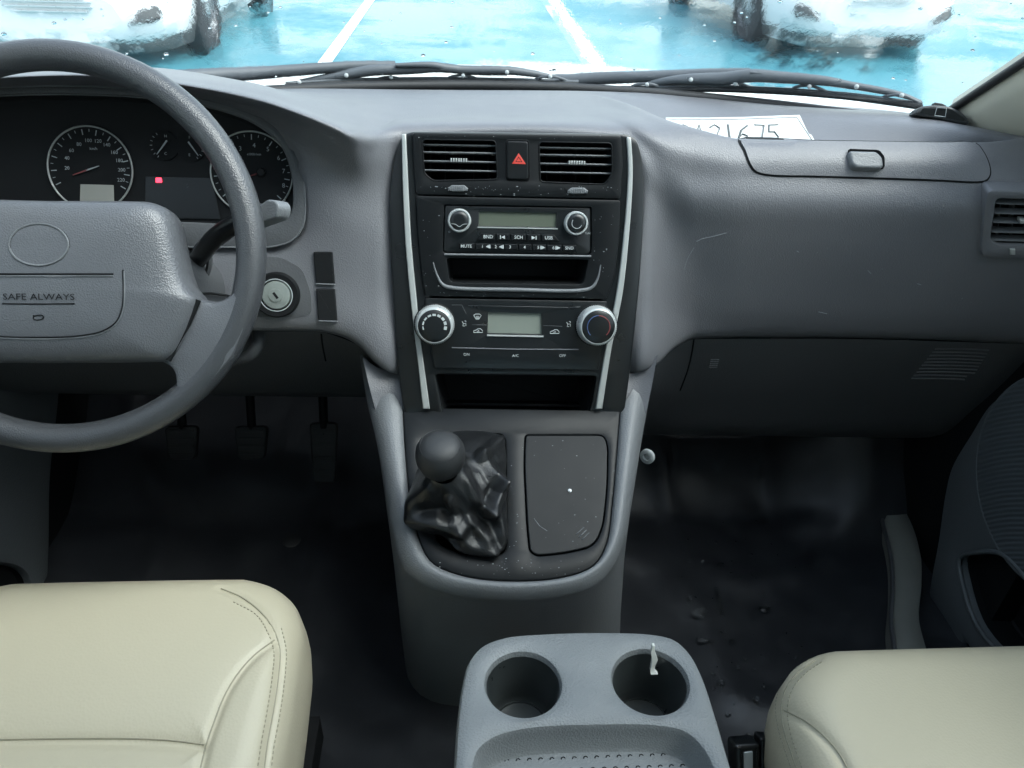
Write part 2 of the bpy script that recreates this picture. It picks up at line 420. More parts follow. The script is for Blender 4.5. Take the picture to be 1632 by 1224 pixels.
def mat_glass(name, wet):
    m = bpy.data.materials.new(name); m.use_nodes = True; nt = m.node_tree; N = nt.nodes; L = nt.links
    for n in list(N):
        if n.type != 'OUTPUT_MATERIAL': N.remove(n)
    out = N['Material Output']
    tr = N.new('ShaderNodeBsdfTransparent'); tr.inputs[0].default_value = (.70, .78, .79, 1) if wet else (.66, .70, .70, 1)
    gl = N.new('ShaderNodeBsdfGlossy'); gl.inputs['Roughness'].default_value = .03
    lw = N.new('ShaderNodeLayerWeight'); pw = N.new('ShaderNodeMath'); pw.operation = 'POWER'; pw.inputs[1].default_value = 4.5; L.new(lw.outputs['Facing'], pw.inputs[0])
    fr = N.new('ShaderNodeMath'); fr.operation = 'MULTIPLY_ADD'; fr.inputs[1].default_value = .6; fr.inputs[2].default_value = .05; L.new(pw.outputs[0], fr.inputs[0])
    mx = N.new('ShaderNodeMixShader'); L.new(fr.outputs[0], mx.inputs[0]); L.new(tr.outputs[0], mx.inputs[1]); L.new(gl.outputs[0], mx.inputs[2])
    res = mx.outputs[0]
    if wet:
        tc = N.new('ShaderNodeTexCoord'); mp = N.new('ShaderNodeMapping'); mp.inputs['Scale'].default_value = (1, .55, .55); L.new(tc.outputs['Object'], mp.inputs[0])
        n1 = N.new('ShaderNodeTexNoise'); n1.inputs['Scale'].default_value = 5; n1.inputs['Detail'].default_value = 8; n1.inputs['Roughness'].default_value = .72; L.new(mp.outputs[0], n1.inputs['Vector'])
        n2 = N.new('ShaderNodeTexNoise'); n2.inputs['Scale'].default_value = 120; n2.inputs['Detail'].default_value = 4; n2.inputs['Roughness'].default_value = .6; L.new(mp.outputs[0], n2.inputs['Vector'])
        bp = N.new('ShaderNodeBump'); bp.inputs['Strength'].default_value = .55; bp.inputs['Distance'].default_value = .004; L.new(n2.outputs['Fac'], bp.inputs['Height'])
        rf = N.new('ShaderNodeBsdfRefraction'); rf.inputs['IOR'].default_value = 1.010; rf.inputs['Roughness'].default_value = .0; rf.inputs[0].default_value = (.72, .80, .81, 1); L.new(bp.outputs[0], rf.inputs['Normal'])
        mr = N.new('ShaderNodeMapRange'); mr.inputs['From Min'].default_value = .46; mr.inputs['From Max'].default_value = .54; mr.inputs['To Min'].default_value = .0; mr.inputs['To Max'].default_value = .9; L.new(n1.outputs['Fac'], mr.inputs['Value'])
        m2 = N.new('ShaderNodeMixShader'); L.new(mr.outputs[0], m2.inputs[0]); L.new(tr.outputs[0], m2.inputs[1]); L.new(rf.outputs[0], m2.inputs[2])
        L.new(m2.outputs[0], mx.inputs[1])
    L.new(res, out.inputs[0]); return m
M['windshield'] = mat_glass('wet_windshield', True)
M['sideglass'] = mat_glass('side_glass', False)
def mat_water():
    m, nt, b = new_mat('water'); b.inputs['Base Color'].default_value = (.9, .95, .95, 1); b.inputs['Roughness'].default_value = .02; b.inputs['IOR'].default_value = 1.33; b.inputs['Transmission Weight'].default_value = 1
    return m
M['water'] = mat_water()
def mat_speaker():
    m = mat('speaker_cloth', (.075, .088, .095), .6, var=.1)
    nt = m.node_tree; N = nt.nodes; L = nt.links; b = N['Principled BSDF']; tc = next(n for n in N if n.type == 'TEX_COORD')
    w = N.new('ShaderNodeTexWave'); w.wave_type = 'RINGS'; w.rings_direction = 'X'; w.inputs['Scale'].default_value = 45; w.inputs['Distortion'].default_value = .4; L.new(tc.outputs['Object'], w.inputs['Vector'])
    bp = N.new('ShaderNodeBump'); bp.inputs['Strength'].default_value = .8; bp.inputs['Distance'].default_value = .0015; L.new(w.outputs['Fac'], bp.inputs['Height']); L.new(bp.outputs[0], b.inputs['Normal'])
    return m
M['speaker'] = mat_speaker()

# ================================================================== OUTSIDE
GZ = -.45
def ground_grid():
    mk('ground', [(-120, -40, GZ), (120, -40, GZ), (120, 250, GZ), (-120, 250, GZ)], [(0, 1, 2, 3)], M['ground'])['kind'] = 'structure'
ground_grid()
def stripe(name, a, b, w):
    a = V(a); b = V(b); t = (b - a).normalized(); s = V((t.y, -t.x, 0)) * w / 2; z = V((0, 0, GZ + .004))
    n = 24; top = []; 
    for i in range(n + 1):
        p = a.lerp(b, i / n); j = random.uniform(-.004, .004); top.append([p + s * (1 + j) + z, p - s * (1 - j) + z])
    v, f = rings(top, False); o = mk(name, v, f, M['white_line']); o['kind'] = 'structure'
la, lb = PZ(590, 0, GZ), PZ(512, 108, GZ); lc, ld = PZ(868, 0, GZ), PZ(944, 112, GZ)
lw = .12
stripe('parking_line', lb + (lb - la) * .8 - V((0, 0, GZ)), la + (la - lb) * .35 - V((0, 0, GZ)), lw)
stripe('parking_line', ld + (ld - lc) * .8 - V((0, 0, GZ)), lc + (lc - ld) * .35 - V((0, 0, GZ)), lw)

def make_car(label, loc, rz):
    t = thing('parked_car', label, 'car', (0, 0, 0), 'white cars parked across the aisle')
    # local: front at y=0 facing -y, z=0 ground
    st = [  # y, half width, z_low, z_belt, z_top, half width at top
        (0.0, .50, .30, .48, .62, .42), (.05, .68, .22, .52, .68, .58), (.18, .80, .19, .58, .76, .66), (.45, .875, .18, .66, .84, .70), (.9, .90, .17, .72, .92, .72),
        (1.25, .905, .17, .78, .98, .70), (1.6, .905, .17, .84, 1.18, .64), (2.1, .905, .17, .88, 1.42, .56), (2.9, .905, .17, .90, 1.46, .56), (3.5, .90, .18, .92, 1.34, .56),
        (4.1, .88, .20, .92, 1.06, .60), (4.45, .80, .26, .86, .98, .60), (4.55, .66, .36, .74, .84, .5)]
    loops = []
    for (y, hw, zl, zb, zt, tw) in st:
        h = [(0, zl), (hw * .7, zl), (hw * .94, zl + .05), (hw, zl + (zb - zl) * .45), (hw * .985, zb - .02), (hw * .95, zb + .02), (tw + (hw - tw) * .35, zb + (zt - zb) * .55), (tw, zt - .04), (tw * .8, zt), (0, zt + .015)]
        l = [V((x, y, z)) for x, z in h] + [V((-x, y, z)) for x, z in h[-2:0:-1]]
        loops.append(l)
    fine = [spline([loops[i][j] for i in range(len(st))], 4) for j in range(len(loops[0]))]
    loops = [[fine[j][i] for j in range(len(fine))] for i in range(len(fine[0]))]
    v, f = rings(loops, True, True, True); mk('body', v, f, M['carwhite'], t, sharp=55)
    fp = Pl((0, -.005, 0), (1, 0, 0), (0, .12, 1))
    def el(cx, cz, rx, rz_, n=28): return [(cx + rx * math.cos(2 * math.pi * k / n), cz + rz_ * math.sin(2 * math.pi * k / n)) for k in range(n)]
    prism('grille', fp, el(0, .56, .40, .085), -.12, .02, .008, M['rubber'], t)
    for k in range(4): mb = MB(); mb.add(*box_data((0, -.012, .51 + k * .033), .66 - abs(k - 1.5) * .08, .03, .008)); mb.build('grille_bar', M['chrome'], t, smooth=False)
    prism('lower_intake', fp, rr([(-.36, .28), (.36, .28), (.40, .36), (-.40, .36)], .03), -.1, .012, .006, M['rubber'], t)
    for s in (-1, 1):
        pl = Pl((s * .64, .045, .40), (1, s * .55, 0), (0, .1, 1))
        prism('fog_lamp', pl, rr([(-.12 * s, -.055), (.13 * s, -.03), (.12 * s, .075), (.0, .05)], .02), -.1, .035, .008, M['rubber'], t)
        pl2 = Pl((s * .66, .17, .66), (1, s * .7, 0), (0, .5, 1))
        prism('headlight', pl2, rr([(-.16, -.05), (.15, -.02), (.16, .07), (-.1, .05)], .03), -.08, .03, .01, M['lamp'], t)
        for y in (.92, 3.55):
            w = Pl((s * .83, y, .315), (0, s, 0), (0, 0, 1))
            ty = lathe('wheel', w, (0, 0), [(.12, -.12), (.30, -.12), (.315, -.09), (.318, .04), (.30, .07), (.215, .078), (.205, .06)], M['tyre'], t, 40)
            mb = MB(); mb.add(*lathe_data(w, (0, 0), [(.206, .055), (.2, .068), (.19, .03), (.19, .0)], 36)); mb.add(*lathe_data(w, (0, 0), [(.05, .03), (.048, .065), (.01, .07)], 20))
            for k in range(7):
                a = 2 * math.pi * k / 7; d = V((math.cos(a), math.sin(a))); q = V((-d.y, d.x))
                mb.add(*prism_data(w, [d * .04 + q * .022, d * .197 + q * .03, d * .197 - q * .03, d * .04 - q * .022], .03, .06, .004))
            mb.build('alloy_rim', M['rim'], ty)
            lathe('wheel_arch', w, (0, 0), [(.37, -.05), (.372, .072), (.345, .078), (.34, -.05)], M['rubber'], t, 36)
    prism('windscreen', Pl((0, 1.62, 1.2), (1, 0, 0), (0, .72, .45)), rr([(-.66, -.36), (.66, -.36), (.55, .30), (-.55, .30)], .05), -.05, .02, .004, M['darkglass'], t)
    for s in (-1, 1):
        pl = Pl((s * .80, 2.5, 1.1), (0, s, 0), (-s * .36, 0, 1))
        prism('side_window', pl, rr([(-.75 , -.13), (.78, -.13), (.5, .22), (-.35, .25)] if s > 0 else [(.75, -.13), (-.78, -.13), (-.5, .22), (.35, .25)], .05), -.03, .012, .003, M['darkglass'], t)
        mb = MB(); mb.add(*box_data((s * .98, 1.5, .96), .17, .1, .12)); mb.build('side_mirror', M['carwhite'], t)
    t.location = loc; t.rotation_euler = (0, 0, rz); return t
pc = PZ(1392, 82, GZ + .2); make_car('white sedan seen beyond the right wiper, oval grille facing the windshield', (pc.x - .02, pc.y + .05, GZ), .03)
pc2 = PZ(105, 92, GZ + .2); make_car('white sedan seen over the top of the steering wheel', (pc2.x - .05, pc2.y + .05, GZ), .03)

# ================================================================== CABIN SHELL
WS0 = lambda x: V((x, 1.335 - .5 * x * x, .728)); WS1 = lambda x: V((x, .27 - .12 * x * x, 1.47 - .06 * x * x))
ws = thing('windshield', 'rain-streaked windshield glass across the top of the view', 'windshield', (0, 1.33, .73))
rowsw = []
for i in range(25):
    x = -.74 + 1.48 * i / 24; a, b = WS0(x), WS1(x * .86)
    rowsw.append([a.lerp(b, k / 16) + V((0, .035, .03)) * math.sin(math.pi * k / 16) for k in range(17)])
v, f = rings(rowsw, False); glass = mk('glass', v, f, M['windshield'], ws); GB = bvh_of(glass)
# wet drops on the outside of the glass
mbd = MB()
for _ in range(150):
    px, py = random.uniform(-40, 1640), random.uniform(-60, 135)
    h, n = cast(GB, px, py)
    if h is None: continue
    n = -n; r = random.choice((.0012, .0016, .002, .0028)) * random.uniform(.7, 1.3); e = n.orthogonal().normalized(); pl = Pl(h + n * .0006, e, n.cross(e))
    mbd.add(*lathe_data(pl, (0, 0), [(r, 0), (r * .8, r * .3), (r * .4, r * .48)], 8))
setp(mbd.build('raindrops', M['water'], ws), kind='stuff')
tube('rubber_seal', [WS0(x).lerp(WS1(x * .86), .012) + V((0, -.012, .0)) for x in [-.70 + 1.40 * i / 30 for i in range(31)]], .009, M['rubber'], ws, 8)
hd = thing('hood', 'white hood of the van beyond the wipers', 'hood', (0, 1.4, .6))
hl = []
for i in range(33):
    x = -.78 + 1.56 * i / 32; e = .22 * x * x
    hl.append(spline([(x, 1.37 - .5 * x * x, .715), (x, 1.55 - e, .705 - .04 * x * x), (x, 1.8 - e, .672 - .05 * x * x), (x, 1.98 - e, .625 - .06 * x * x), (x, 2.06 - e, .56 - .06 * x * x), (x, 2.09 - e, .40), (x, 2.06 - e, .0)], 5))
v, f = rings(hl, False); mk('panel', v, f, M['carwhite'], hd)

roof = thing('roof', 'pale roof lining above the cabin', 'roof', (0, 0, 1.44))
rl = []
for i in range(17):
    x = -.66 + 1.32 * i / 16; rl.append([V((x, y, 1.49 - .06 * x * x - .02 * (y < 0) + .02 * math.sin(min(1, (.29 - y) / 1.2) * 3.1))) for y in (.29, .2, .1, -.2, -.6, -1.2, -2.0, -2.6)])
v, f = rings(rl, False); mk('headliner', v, f, M['headliner'], roof)
for s in (-1, 1):
    sw = thing('side_wall', 'cabin side wall, rear windows filled in to cut light, on the %s' % ('passenger side' if s > 0 else 'driver side'), 'wall', (s * .8, -1.0, .4))
    mb = MB()
    mb.add(*box_data((s * .82, -1.5, .36), .04, 2.6, .86)); mb.add(*box_data((s * .80, -1.60, 1.06), .03, 2.15, .62)); mb.add(*box_data((s * .80, -.38, 1.08), .06, .12, .62)); mb.add(*box_data((s * .79, -1.6, 1.08), .06, .12, .62)); mb.add(*box_data((s * .74, -1.2, 1.38), .08, 3.3, .08))  # window openings filled in solid to keep side light off the footwells
    mb.build('frame', M['headliner'], sw, smooth=False)
bw = thing('rear_wall', 'rear end of the cabin behind the seats', 'wall', (0, -2.62, 0)); mb = MB(); mb.add(*box_data((0, -2.64, .72), 1.6, .04, 1.45)); mb.build('panel', M['headliner'], bw, smooth=False)  # unseen; left windowless to block low light from behind

# A pillars and their seals
for s in (-1, 1):
    if s > 0: a0, a1 = PY(1534, 172, 1.07), PY(1640, 104, .93); d = (a1 - a0)
    else: a0, a1 = V((-.69, 1.08, .75)), V((-.66, .94, .855)); d = (a1 - a0)
    e0 = a0 - d * .3; e1 = a0 + d * 6.2
    pt = thing('pillar_trim', 'cream trim of the windshield pillar on the %s side' % ('passenger' if s > 0 else 'driver'), 'pillar', tuple(a0))
    lo = []
    for k in range(12):
        p = e0.lerp(e1, k / 11); lo.append([p + V((0, .0, .0)), p + V((s * .005, -.03, -.004)), p + V((s * .04, -.075, -.02)), p + V((s * .09, -.11, -.03)), p + V((s * .15, -.12, -.03)), p + V((s * .16, .0, .02)), p + V((s * .02, .03, .02))])
    v, f = rings(lo, True, True, True); mk('trim', v, f, M['beige'], pt, sharp=60)
    tube('rubber_seal', [e0.lerp(e1, k / 11) + V((-s * .004, .004, .004)) for k in range(12)], .0055, M['rubber'], pt, 8)

# ================================================================== DASHBOARD
def H(px, y, z): return hid(px, y, z)
R = []
R.append({-260: H(-260, 1.1, .74), 0: H(0, 1.2, .745), 250: H(250, 1.24, .745), 400: (142, 1.23), 480: (141, 1.23), 680: (143, 1.25), 900: (144.5, 1.26), 1000: (147, 1.28), 1155: (155, 1.27), 1248: (164, 1.25), 1372: (172.5, 1.2), 1457: (181, 1.14), 1542: (199, 1.06), 1632: (216, 1.0), 1860: (225, .95)})
R.append({-260: H(-260, 1.05, .76), 0: H(0, 1.15, .77), 250: H(250, 1.18, .765), 400: H(400, 1.18, .752), 500: (144, 1.2), 640: (146, 1.21), 820: (147.5, 1.22), 940: (148.5, 1.24), 1010: (155, 1.22), 1110: (170, 1.19), 1300: (184, 1.12), 1460: (199, 1.04), 1560: (212, .985), 1632: (218, .97), 1860: (228, .93)})
R.append({-260: H(-260, 1.0, .775), 0: H(0, 1.1, .79), 250: H(250, 1.12, .785), 400: H(400, 1.12, .77), 500: (148, 1.16), 640: (150, 1.185), 820: (151, 1.19), 940: (151, 1.22), 1010: H(1010, 1.15, .742), 1060: H(1060, 1.08, .735), 1110: H(1110, 1.04, .728), 1180: H(1180, 1.02, .725), 1300: H(1300, 1.01, .725), 1460: H(1460, .99, .728), 1560: H(1560, .97, .735), 1632: (220, .955), 1860: (229, .92)})
R.append({-260: H(-260, .95, .79), 0: H(0, 1.03, .815), 250: H(250, 1.04, .81), 400: H(400, 1.04, .795), 500: (153, 1.11), 640: (155, 1.15), 820: (155, 1.16), 940: (153, 1.2), 980: (159, 1.13), 1010: (169, 1.07), 1060: (190, 1.0), 1110: (205, .965), 1180: (221, .95), 1300: (224, .95), 1460: (227, .945), 1560: (227, .935), 1632: (222, .94), 1860: (231, .91)})
R.append({-260: H(-260, .91, .80), 0: (112, .94), 120: (108, .94), 250: (115, .94), 330: (126, .93), 420: (141.5, .915), 500: (163, .95), 560: (172, 1.0), 640: (167, 1.09), 820: (167, 1.10), 940: (165, 1.12), 1010: (182, 1.01), 1060: (199, .965), 1110: (212, .95), 1180: (227, .941), 1300: (230, .941), 1460: (233, .936), 1560: (233, .926), 1632: (230, .93), 1860: (240, .905)})
R.append({-260: H(-260, .88, .80), 0: (117, .90), 120: (113, .90), 250: (122, .895), 330: (133, .89), 420: (151, .88), 500: (178, .885), 560: (197, .91), 600: (200, .95), 640: (187, 1.01), 820: (185, 1.03), 940: (185, 1.02), 1010: (203, .95), 1060: (228, .93), 1110: (245, .925), 1180: (255, .92), 1300: (257, .92), 1460: (260, .915), 1560: (260, .905), 1632: (262, .905), 1860: (270, .88)})
R.append({-260: H(-260, .86, .785), 0: (124, .87), 120: (120, .87), 250: (130, .868), 330: (142, .862), 420: (162, .853), 460: (175, .85), 500: (190, .847), 540: (207, .85), 560: (217, .856), 585: (222, .89), 620: (212, .93), 640: (207, .94), 820: (203, .95), 1000: (212, .945), 1030: (235, .93), 1060: (262, .92), 1110: (280, .915), 1180: (283, .91), 1300: (285, .91), 1460: (288, .905), 1560: (291, .893), 1632: (295, .885), 1860: (300, .86)})
R.append({-260: H(-260, .87, .775), 0: (130, .885), 120: (127, .885), 250: (137, .882), 330: (150, .876), 420: (172, .868), 500: (204, .862), 560: (238, .868), 585: (245, .892), 620: (245, .918), 640: (240, .93), 820: (225, .945), 1000: (235, .935), 1030: (265, .918), 1060: (295, .915), 1110: (318, .903), 1180: (322, .897), 1300: (323, .895), 1460: (325, .89), 1632: (330, .87), 1860: (335, .845)})
R.append({-260: H(-260, .93, .745), 0: (160, .965), 120: (155, .965), 250: (165, .965), 330: (175, .955), 420: (205, .94), 470: (230, .905), 500: (250, .893), 560: (285, .893), 600: (300, .9), 625: (305, .91), 820: (300, .93), 1010: (300, .92), 1030: (310, .91), 1060: (345, .913), 1110: (370, .905), 1180: (372, .897), 1300: (375, .893), 1460: (377, .888), 1632: (380, .868), 1860: (385, .84)})
R.append({-260: H(-260, .92, .66), 0: (300, .945), 250: (300, .945), 400: (310, .935), 470: (330, .897), 500: (340, .885), 560: (365, .878), 600: (375, .881), 625: (380, .888), 820: (390, .905), 1005: (390, .89), 1030: (390, .89), 1060: (420, .90), 1110: (440, .907), 1180: (445, .9), 1300: (448, .896), 1460: (450, .89), 1632: (455, .87), 1860: (460, .84)})
R.append({-260: H(-260, .87, .6), 0: (400, .872), 400: (405, .870), 500: (430, .862), 560: (450, .858), 600: (465, .857), 625: (470, .862), 820: (480, .88), 1005: (480, .862), 1030: (480, .862), 1060: (490, .885), 1110: (505, .907), 1180: (508, .903), 1300: (510, .9), 1460: (512, .894), 1632: (515, .873), 1860: (520, .845)})
lip = {-260: H(-260, .845, .55), 0: (522, .84), 400: (522, .84), 500: (523, .838), 540: (530, .836), 570: (545, .832), 600: (575, .823), 620: (588, .82), 640: (592, .83), 820: (592, .845), 1000: (590, .84), 1020: (588, .828), 1045: (578, .838), 1075: (550, .88), 1110: (535, .91), 1180: (533, .91), 1300: (533, .908), 1460: (536, .902), 1632: (543, .882), 1860: (550, .855)}
R.append(lip)
R.append({k: (a + 4, b + .02) for k, (a, b) in lip.items()})
R.append({k: (a + 4, b + .12) for k, (a, b) in lip.items()})
dash = thing('dashboard', 'grey grained plastic dashboard stretching across the whole cabin', 'dashboard', (0, 1.0, .7))
v, f = loft_rows(R, -260, 1860, 8, 7); padt = mk('pad', v, f, None, dash); DB = bvh_of(padt); bpy.data.objects.remove(padt)
BEZ = [(-260, 150), (0, 146), (120, 144), (250, 152), (350, 168), (415, 190), (455, 226), (474, 265), (479, 320), (476, 358), (463, 376), (435, 386), (380, 388), (0, 384), (-260, 380)]
def inbez(x, y):
    c = False
    for i in range(len(BEZ)):
        (ax_, ay_), (bx_, by_) = BEZ[i - 1], BEZ[i]
        if (ay_ > y) != (by_ > y) and x < (bx_ - ax_) * (y - ay_) / (by_ - ay_) + ax_: c = not c
    return c
def sstep(x): x = max(0, min(1, x)); return x * x * (3 - 2 * x)
for i_, p in enumerate(v):
    qx, qy = proj(p)
    k_ = sstep((qx - 655) / 25) * sstep((985 - qx) / 25) * sstep((qy - 216) / 12) * .10 + sstep((qx - 1578) / 6) * sstep((1720 - qx) / 6) * sstep((qy - 312) / 5) * sstep((396 - qy) / 5) * .08
    if inbez(qx, qy): k_ = max(k_, .09)
    if k_ > 0 and p.y < 1.05: v[i_] = p + (V((0, k_, 0)) if 640 < qx < 1000 else ray(qx, qy) * k_)
pad = mk('pad', v, f, M['dash'], dash, sharp=0)

# lower panels
gl_rows = [{1020: (588, .90), 1060: (565, .93), 1110: (540, .935), 1300: (540, .935), 1632: (548, .91), 1860: (555, .885)},
           {1020: (600, .90), 1060: (580, .93), 1110: (552, .935), 1300: (552, .935), 1632: (560, .91), 1860: (567, .885)},
           {1020: (625, .93), 1060: (615, .95), 1110: (600, .955), 1300: (602, .955), 1632: (610, .93), 1860: (615, .90)},
           {1020: (670, 1.0), 1060: (650, .985), 1110: (648, .985), 1300: (650, .985), 1632: (655, .96), 1860: (660, .93)},
           {1020: (690, 1.06), 1060: (688, 1.03), 1110: (688, 1.02), 1300: (690, 1.02), 1632: (694, 1.0), 1860: (696, .97)},
           {1020: (690, 1.2), 1060: (690, 1.2), 1110: (690, 1.2), 1300: (692, 1.2), 1632: (696, 1.2), 1860: (698, 1.2)}]
v, f = loft_rows(gl_rows, 1020, 1860, 10, 6); glove = mk('glove_box', v, f, M['dash_low'], dash, sharp=0); GLB = bvh_of(glove)
kn_rows = [{-260: (528, .88), 500: (528, .88), 560: (545, .87), 640: (600, .85)}, {-260: (540, .89), 500: (540, .89), 560: (556, .885), 640: (606, .87)},
           {-260: (575, .92), 500: (572, .92), 560: (580, .92), 640: (615, .91)}, {-260: (612, .97), 500: (612, .97), 640: (625, .97)}, {-260: (620, 1.0), 640: (630, 1.0)}, {-260: (622, 1.2), 640: (632, 1.2)}]
v, f = loft_rows(kn_rows, -260, 640, 10, 5); knee = mk('knee_panel', v, f, M['dash_low'], dash, sharp=0); KB = bvh_of(knee)
def seam(bvh, pts, r, name, m, parent, off=0, n=6):
    return tube(name, drape_line(bvh, pts, n, off), r, m, parent, 6)
seam(GLB, [(1106, 541), (1103, 560), (1096, 590), (1084, 622)], .0013, 'seam', M['pit'], glove)
seam(KB, [(512, 532), (514, 550), (519, 575)], .0012, 'seam', M['pit'], knee)
for k in range(10):
    y = 556 + k * 5.2; x0 = 1490 - k * 4.2; x1 = 1576 - k * 3.2 - (k > 7) * 10
    o = tube('louver', [p for p in drape_line(GLB, [(x0, y), ((x0 + x1) / 2, y), (x1, y + 2)], 2, .0002)], .0014, M['dash'], glove, 6)
for k in range(5):
    y = 573 + k * 3.0; tube('rib', drape_line(GLB, [(1133 - k * .8, y), (1146 - k * .8, y)], 2, .0003), .0007, M['dash'], glove, 5)

# upper glove lid
lid_ol = [(1181, 225), (1187, 240), (1196, 262), (1204, 272), (1222, 277.5), (1300, 280), (1400, 283), (1500, 286.5), (1558, 289), (1571, 286), (1576, 277), (1574, 262), (1565, 243), (1554, 231), (1500, 229.5), (1400, 228), (1300, 226.5)]
def grow(l, d): return inset(ccw(l), -d)
drape('gap_shade', DB, spline([(x, y) for x, y in grow(lid_ol, 3.2)], 4, True), .0004, .003, M['pit'], dash, 12)  # black strip standing in for the shadow line round the lid
lid = drape('glove_lid', DB, spline(lid_ol, 5, True), .0022, .002, M['dash'], dash, 9)
pl = plane_at(DB, 1378, 256)
lp = [(1352, 241), (1396, 242), (1406, 252), (1407, 266), (1402, 269), (1364, 268), (1357, 262)]
pocket('latch_recess', pl, rr(pl.ol([(1350, 238), (1400, 240), (1409, 251), (1409, 270), (1360, 270)], .003), .004), .0032, .0005, .0005, M['pit'], lid)
prism('latch', pl, rr(pl.ol(lp, .008), .004), .0, .010, .003, M['console'], lid)
# scuffs on the pad
M['scuff'] = mat('scuff', (.24, .255, .27), .6, var=.3, vscale=300)
mbs = MB()
for pts, r in (([(1110, 385), (1118, 381), (1140, 376), (1158, 371)], .0005), ([(1090, 430), (1096, 412), (1106, 395)], .0004), ([(1304, 497), (1318, 500)], .0006), ([(1462, 452), (1468, 454)], .0006), ([(1270, 400), (1273, 402)], .0005), ([(1383, 431), (1388, 436)], .0005)):
    mbs.add(*tube_data(drape_line(DB, pts, 3, .00002), r, 5))
setp(mbs.build('scuff_marks', M['scuff'], dash), kind='stuff')

# side vent, far right
pl = plane_at(DB, 1620, 360); sv_o = [(1575, 303), (1700, 307), (1698, 415), (1566, 411), (1564, 395), (1570, 330)]; sv_h = [(1588, 317), (1690, 320), (1688, 393), (1592, 391), (1579, 383), (1585, 340)]
sv = plate('side_vent', pl, rr(pl.ol(sv_o, .006), .008), [rr(pl.ol(sv_h, .006), .006)], .006, -.02, .0025, M['dash'], dash, .02)
pocket('vent_throat', pl, rr(pl.ol(sv_h, .006), .006), -.002, .05, .004, M['pit'], sv)
for y0 in (325, 340.5, 355, 370.5, 383.5):
    a, b = pl.uv(1586 - (y0 - 325) * .12, y0, 0), pl.uv(1692, y0 + 3, 0); e = (b - a).normalized(); n2 = V((-e.y, e.x))
    prism('slat', pl, [a, b, b + n2 * .0016, a + n2 * .0016], -.014, .001, .0005, M['console'], sv)
for x0 in (1592, 1614, 1640):
    a, b = pl.uv(x0 + 2, 320, -.016), pl.uv(x0 - 4, 388, -.016); e = (b - a).normalized(); n2 = V((-e.y, e.x))
    prism('vane', pl, [a, b, b + n2 * .0014, a + n2 * .0014], -.03, -.016, .0003, M['dash_low'], sv)
prism('vane_tab', pl, rr(pl.ol([(1626, 351), (1650, 352), (1650, 358), (1626, 357)], .004), .001), -.006, .004, .001, M['silver'], sv)
prism('shutter_wheel', pl, pl.ol([(1610, 397), (1618, 397), (1618, 406), (1610, 406)], .008), .004, .009, .001, M['silver'], sv)

# switch blanks by the ignition
for q, zt in (([(500, 401), (530, 401), (534, 454), (504, 453)], 0), ([(504, 460), (534, 460), (538, 513), (508, 512)], 1)):
    pl = plane_at(DB, q[0][0] + 16, q[0][1] + 25); ol = rr(pl.ol(q, .001), .0015)
    b = prism('switch_blank', pl, ol, -.01, .0042, .0012, M['soft'], dash)
    a, c = pl.uv(q[3][0], q[3][1], .0015), pl.uv(q[2][0], q[2][1], .0015)
    prism('edge', pl, [a, c, c + V((0, .0016)), a + V((0, .0016))], .0, .0052, .0006, M['console'], b)

# ================================================================== INSTRUMENT CLUSTER
p0 = PY(300, 300, .898); KP = Pl(p0, (1, 0, 0), (0, math.sin(math.radians(24)), math.cos(math.radians(24))))
ic = thing('instrument_cluster', 'dark instrument cluster with two round gauges behind the steering wheel', 'instrument cluster', tuple(p0))
bez = [(-190, 150), (0, 140), (120, 138), (250, 146), (350, 162), (420, 186), (462, 222), (482, 265), (487, 320), (484, 360), (468, 382), (435, 393), (380, 394), (0, 390), (-190, 388)]
lens = [(-160, 165), (0, 152), (120, 150), (250, 157), (340, 172), (405, 196), (447, 230), (463, 268), (468, 315), (464, 340), (448, 354), (420, 359), (280, 355), (0, 351), (-160, 350)]
bo = ccw(spline([tuple(p) for p in KP.ol(bez)], 5, True)); lo_ = ccw(spline([tuple(p) for p in KP.ol(lens)], 5, True))
plate('bezel', KP, bo, [lo_], .004, -.05, .002, M['dash_low'], ic, .012)
tube('bezel_edge', [KP.w(p, .0035) for p in bo], .0011, M['console'], ic, 6, True)
tube('lens_trim', [KP.w(p, -.002) for p in lo_], .0011, M['console'], ic, 6, True)
pocket('dial_plate', KP, lo_, -.004, .014, .0005, M['soft'], ic)
DP = KP.off(-.017)
def gauge(px, py, rpx, name):
    c = DP.uv(px, py); r = (DP.uv(px + rpx, py) - c).length
    g = mk(name, *(lambda d: (d[0], d[1]))(lathe_data(DP, c, [(r, 0), (r, .001), (r * .99, .0015), (.001, .0015)], 48)), M['pit'], ic)
    tube('gauge_ring', [DP.w((c.x + r * math.cos(a), c.y + r * math.sin(a)), .002) for a in [2 * math.pi * k / 64 for k in range(64)]], .0011, M['silver'], g, 6, True)
    return g, c, r
def tick(g, c, r, deg, l0, l1, w, m, name='tick'):
    a = math.radians(deg); d = V((math.cos(a), math.sin(a))); q = V((-d.y, d.x)) * w
    return prism(name, DP, [c + d * r * l0 + q, c + d * r * l1 + q, c + d * r * l1 - q, c + d * r * l0 - q], .0014, .0019, 0, m, g, smooth=False)
g, c, r = gauge(145, 269, 67, 'speedometer')
for i in range(12):
    tick(g, c, r, 205 - i * 21.4, .80, .93, .0005, M['dimprint'])
    if i < 11: tick(g, c, r, 205 - (i + .5) * 21.4, .87, .93, .0003, M['dimprint'])
for s, x, y in (('20', 107, 268), ('40', 107, 252), ('60', 114, 240), ('80', 126, 230), ('100', 140.6, 224), ('120', 156, 225), ('140', 170, 231), ('160', 182, 243), ('180', 190, 256), ('200', 194, 271), ('220', 193, 287)):
    text(s, DP, x, y, 6, M['dimprint'], g, h=.0017)
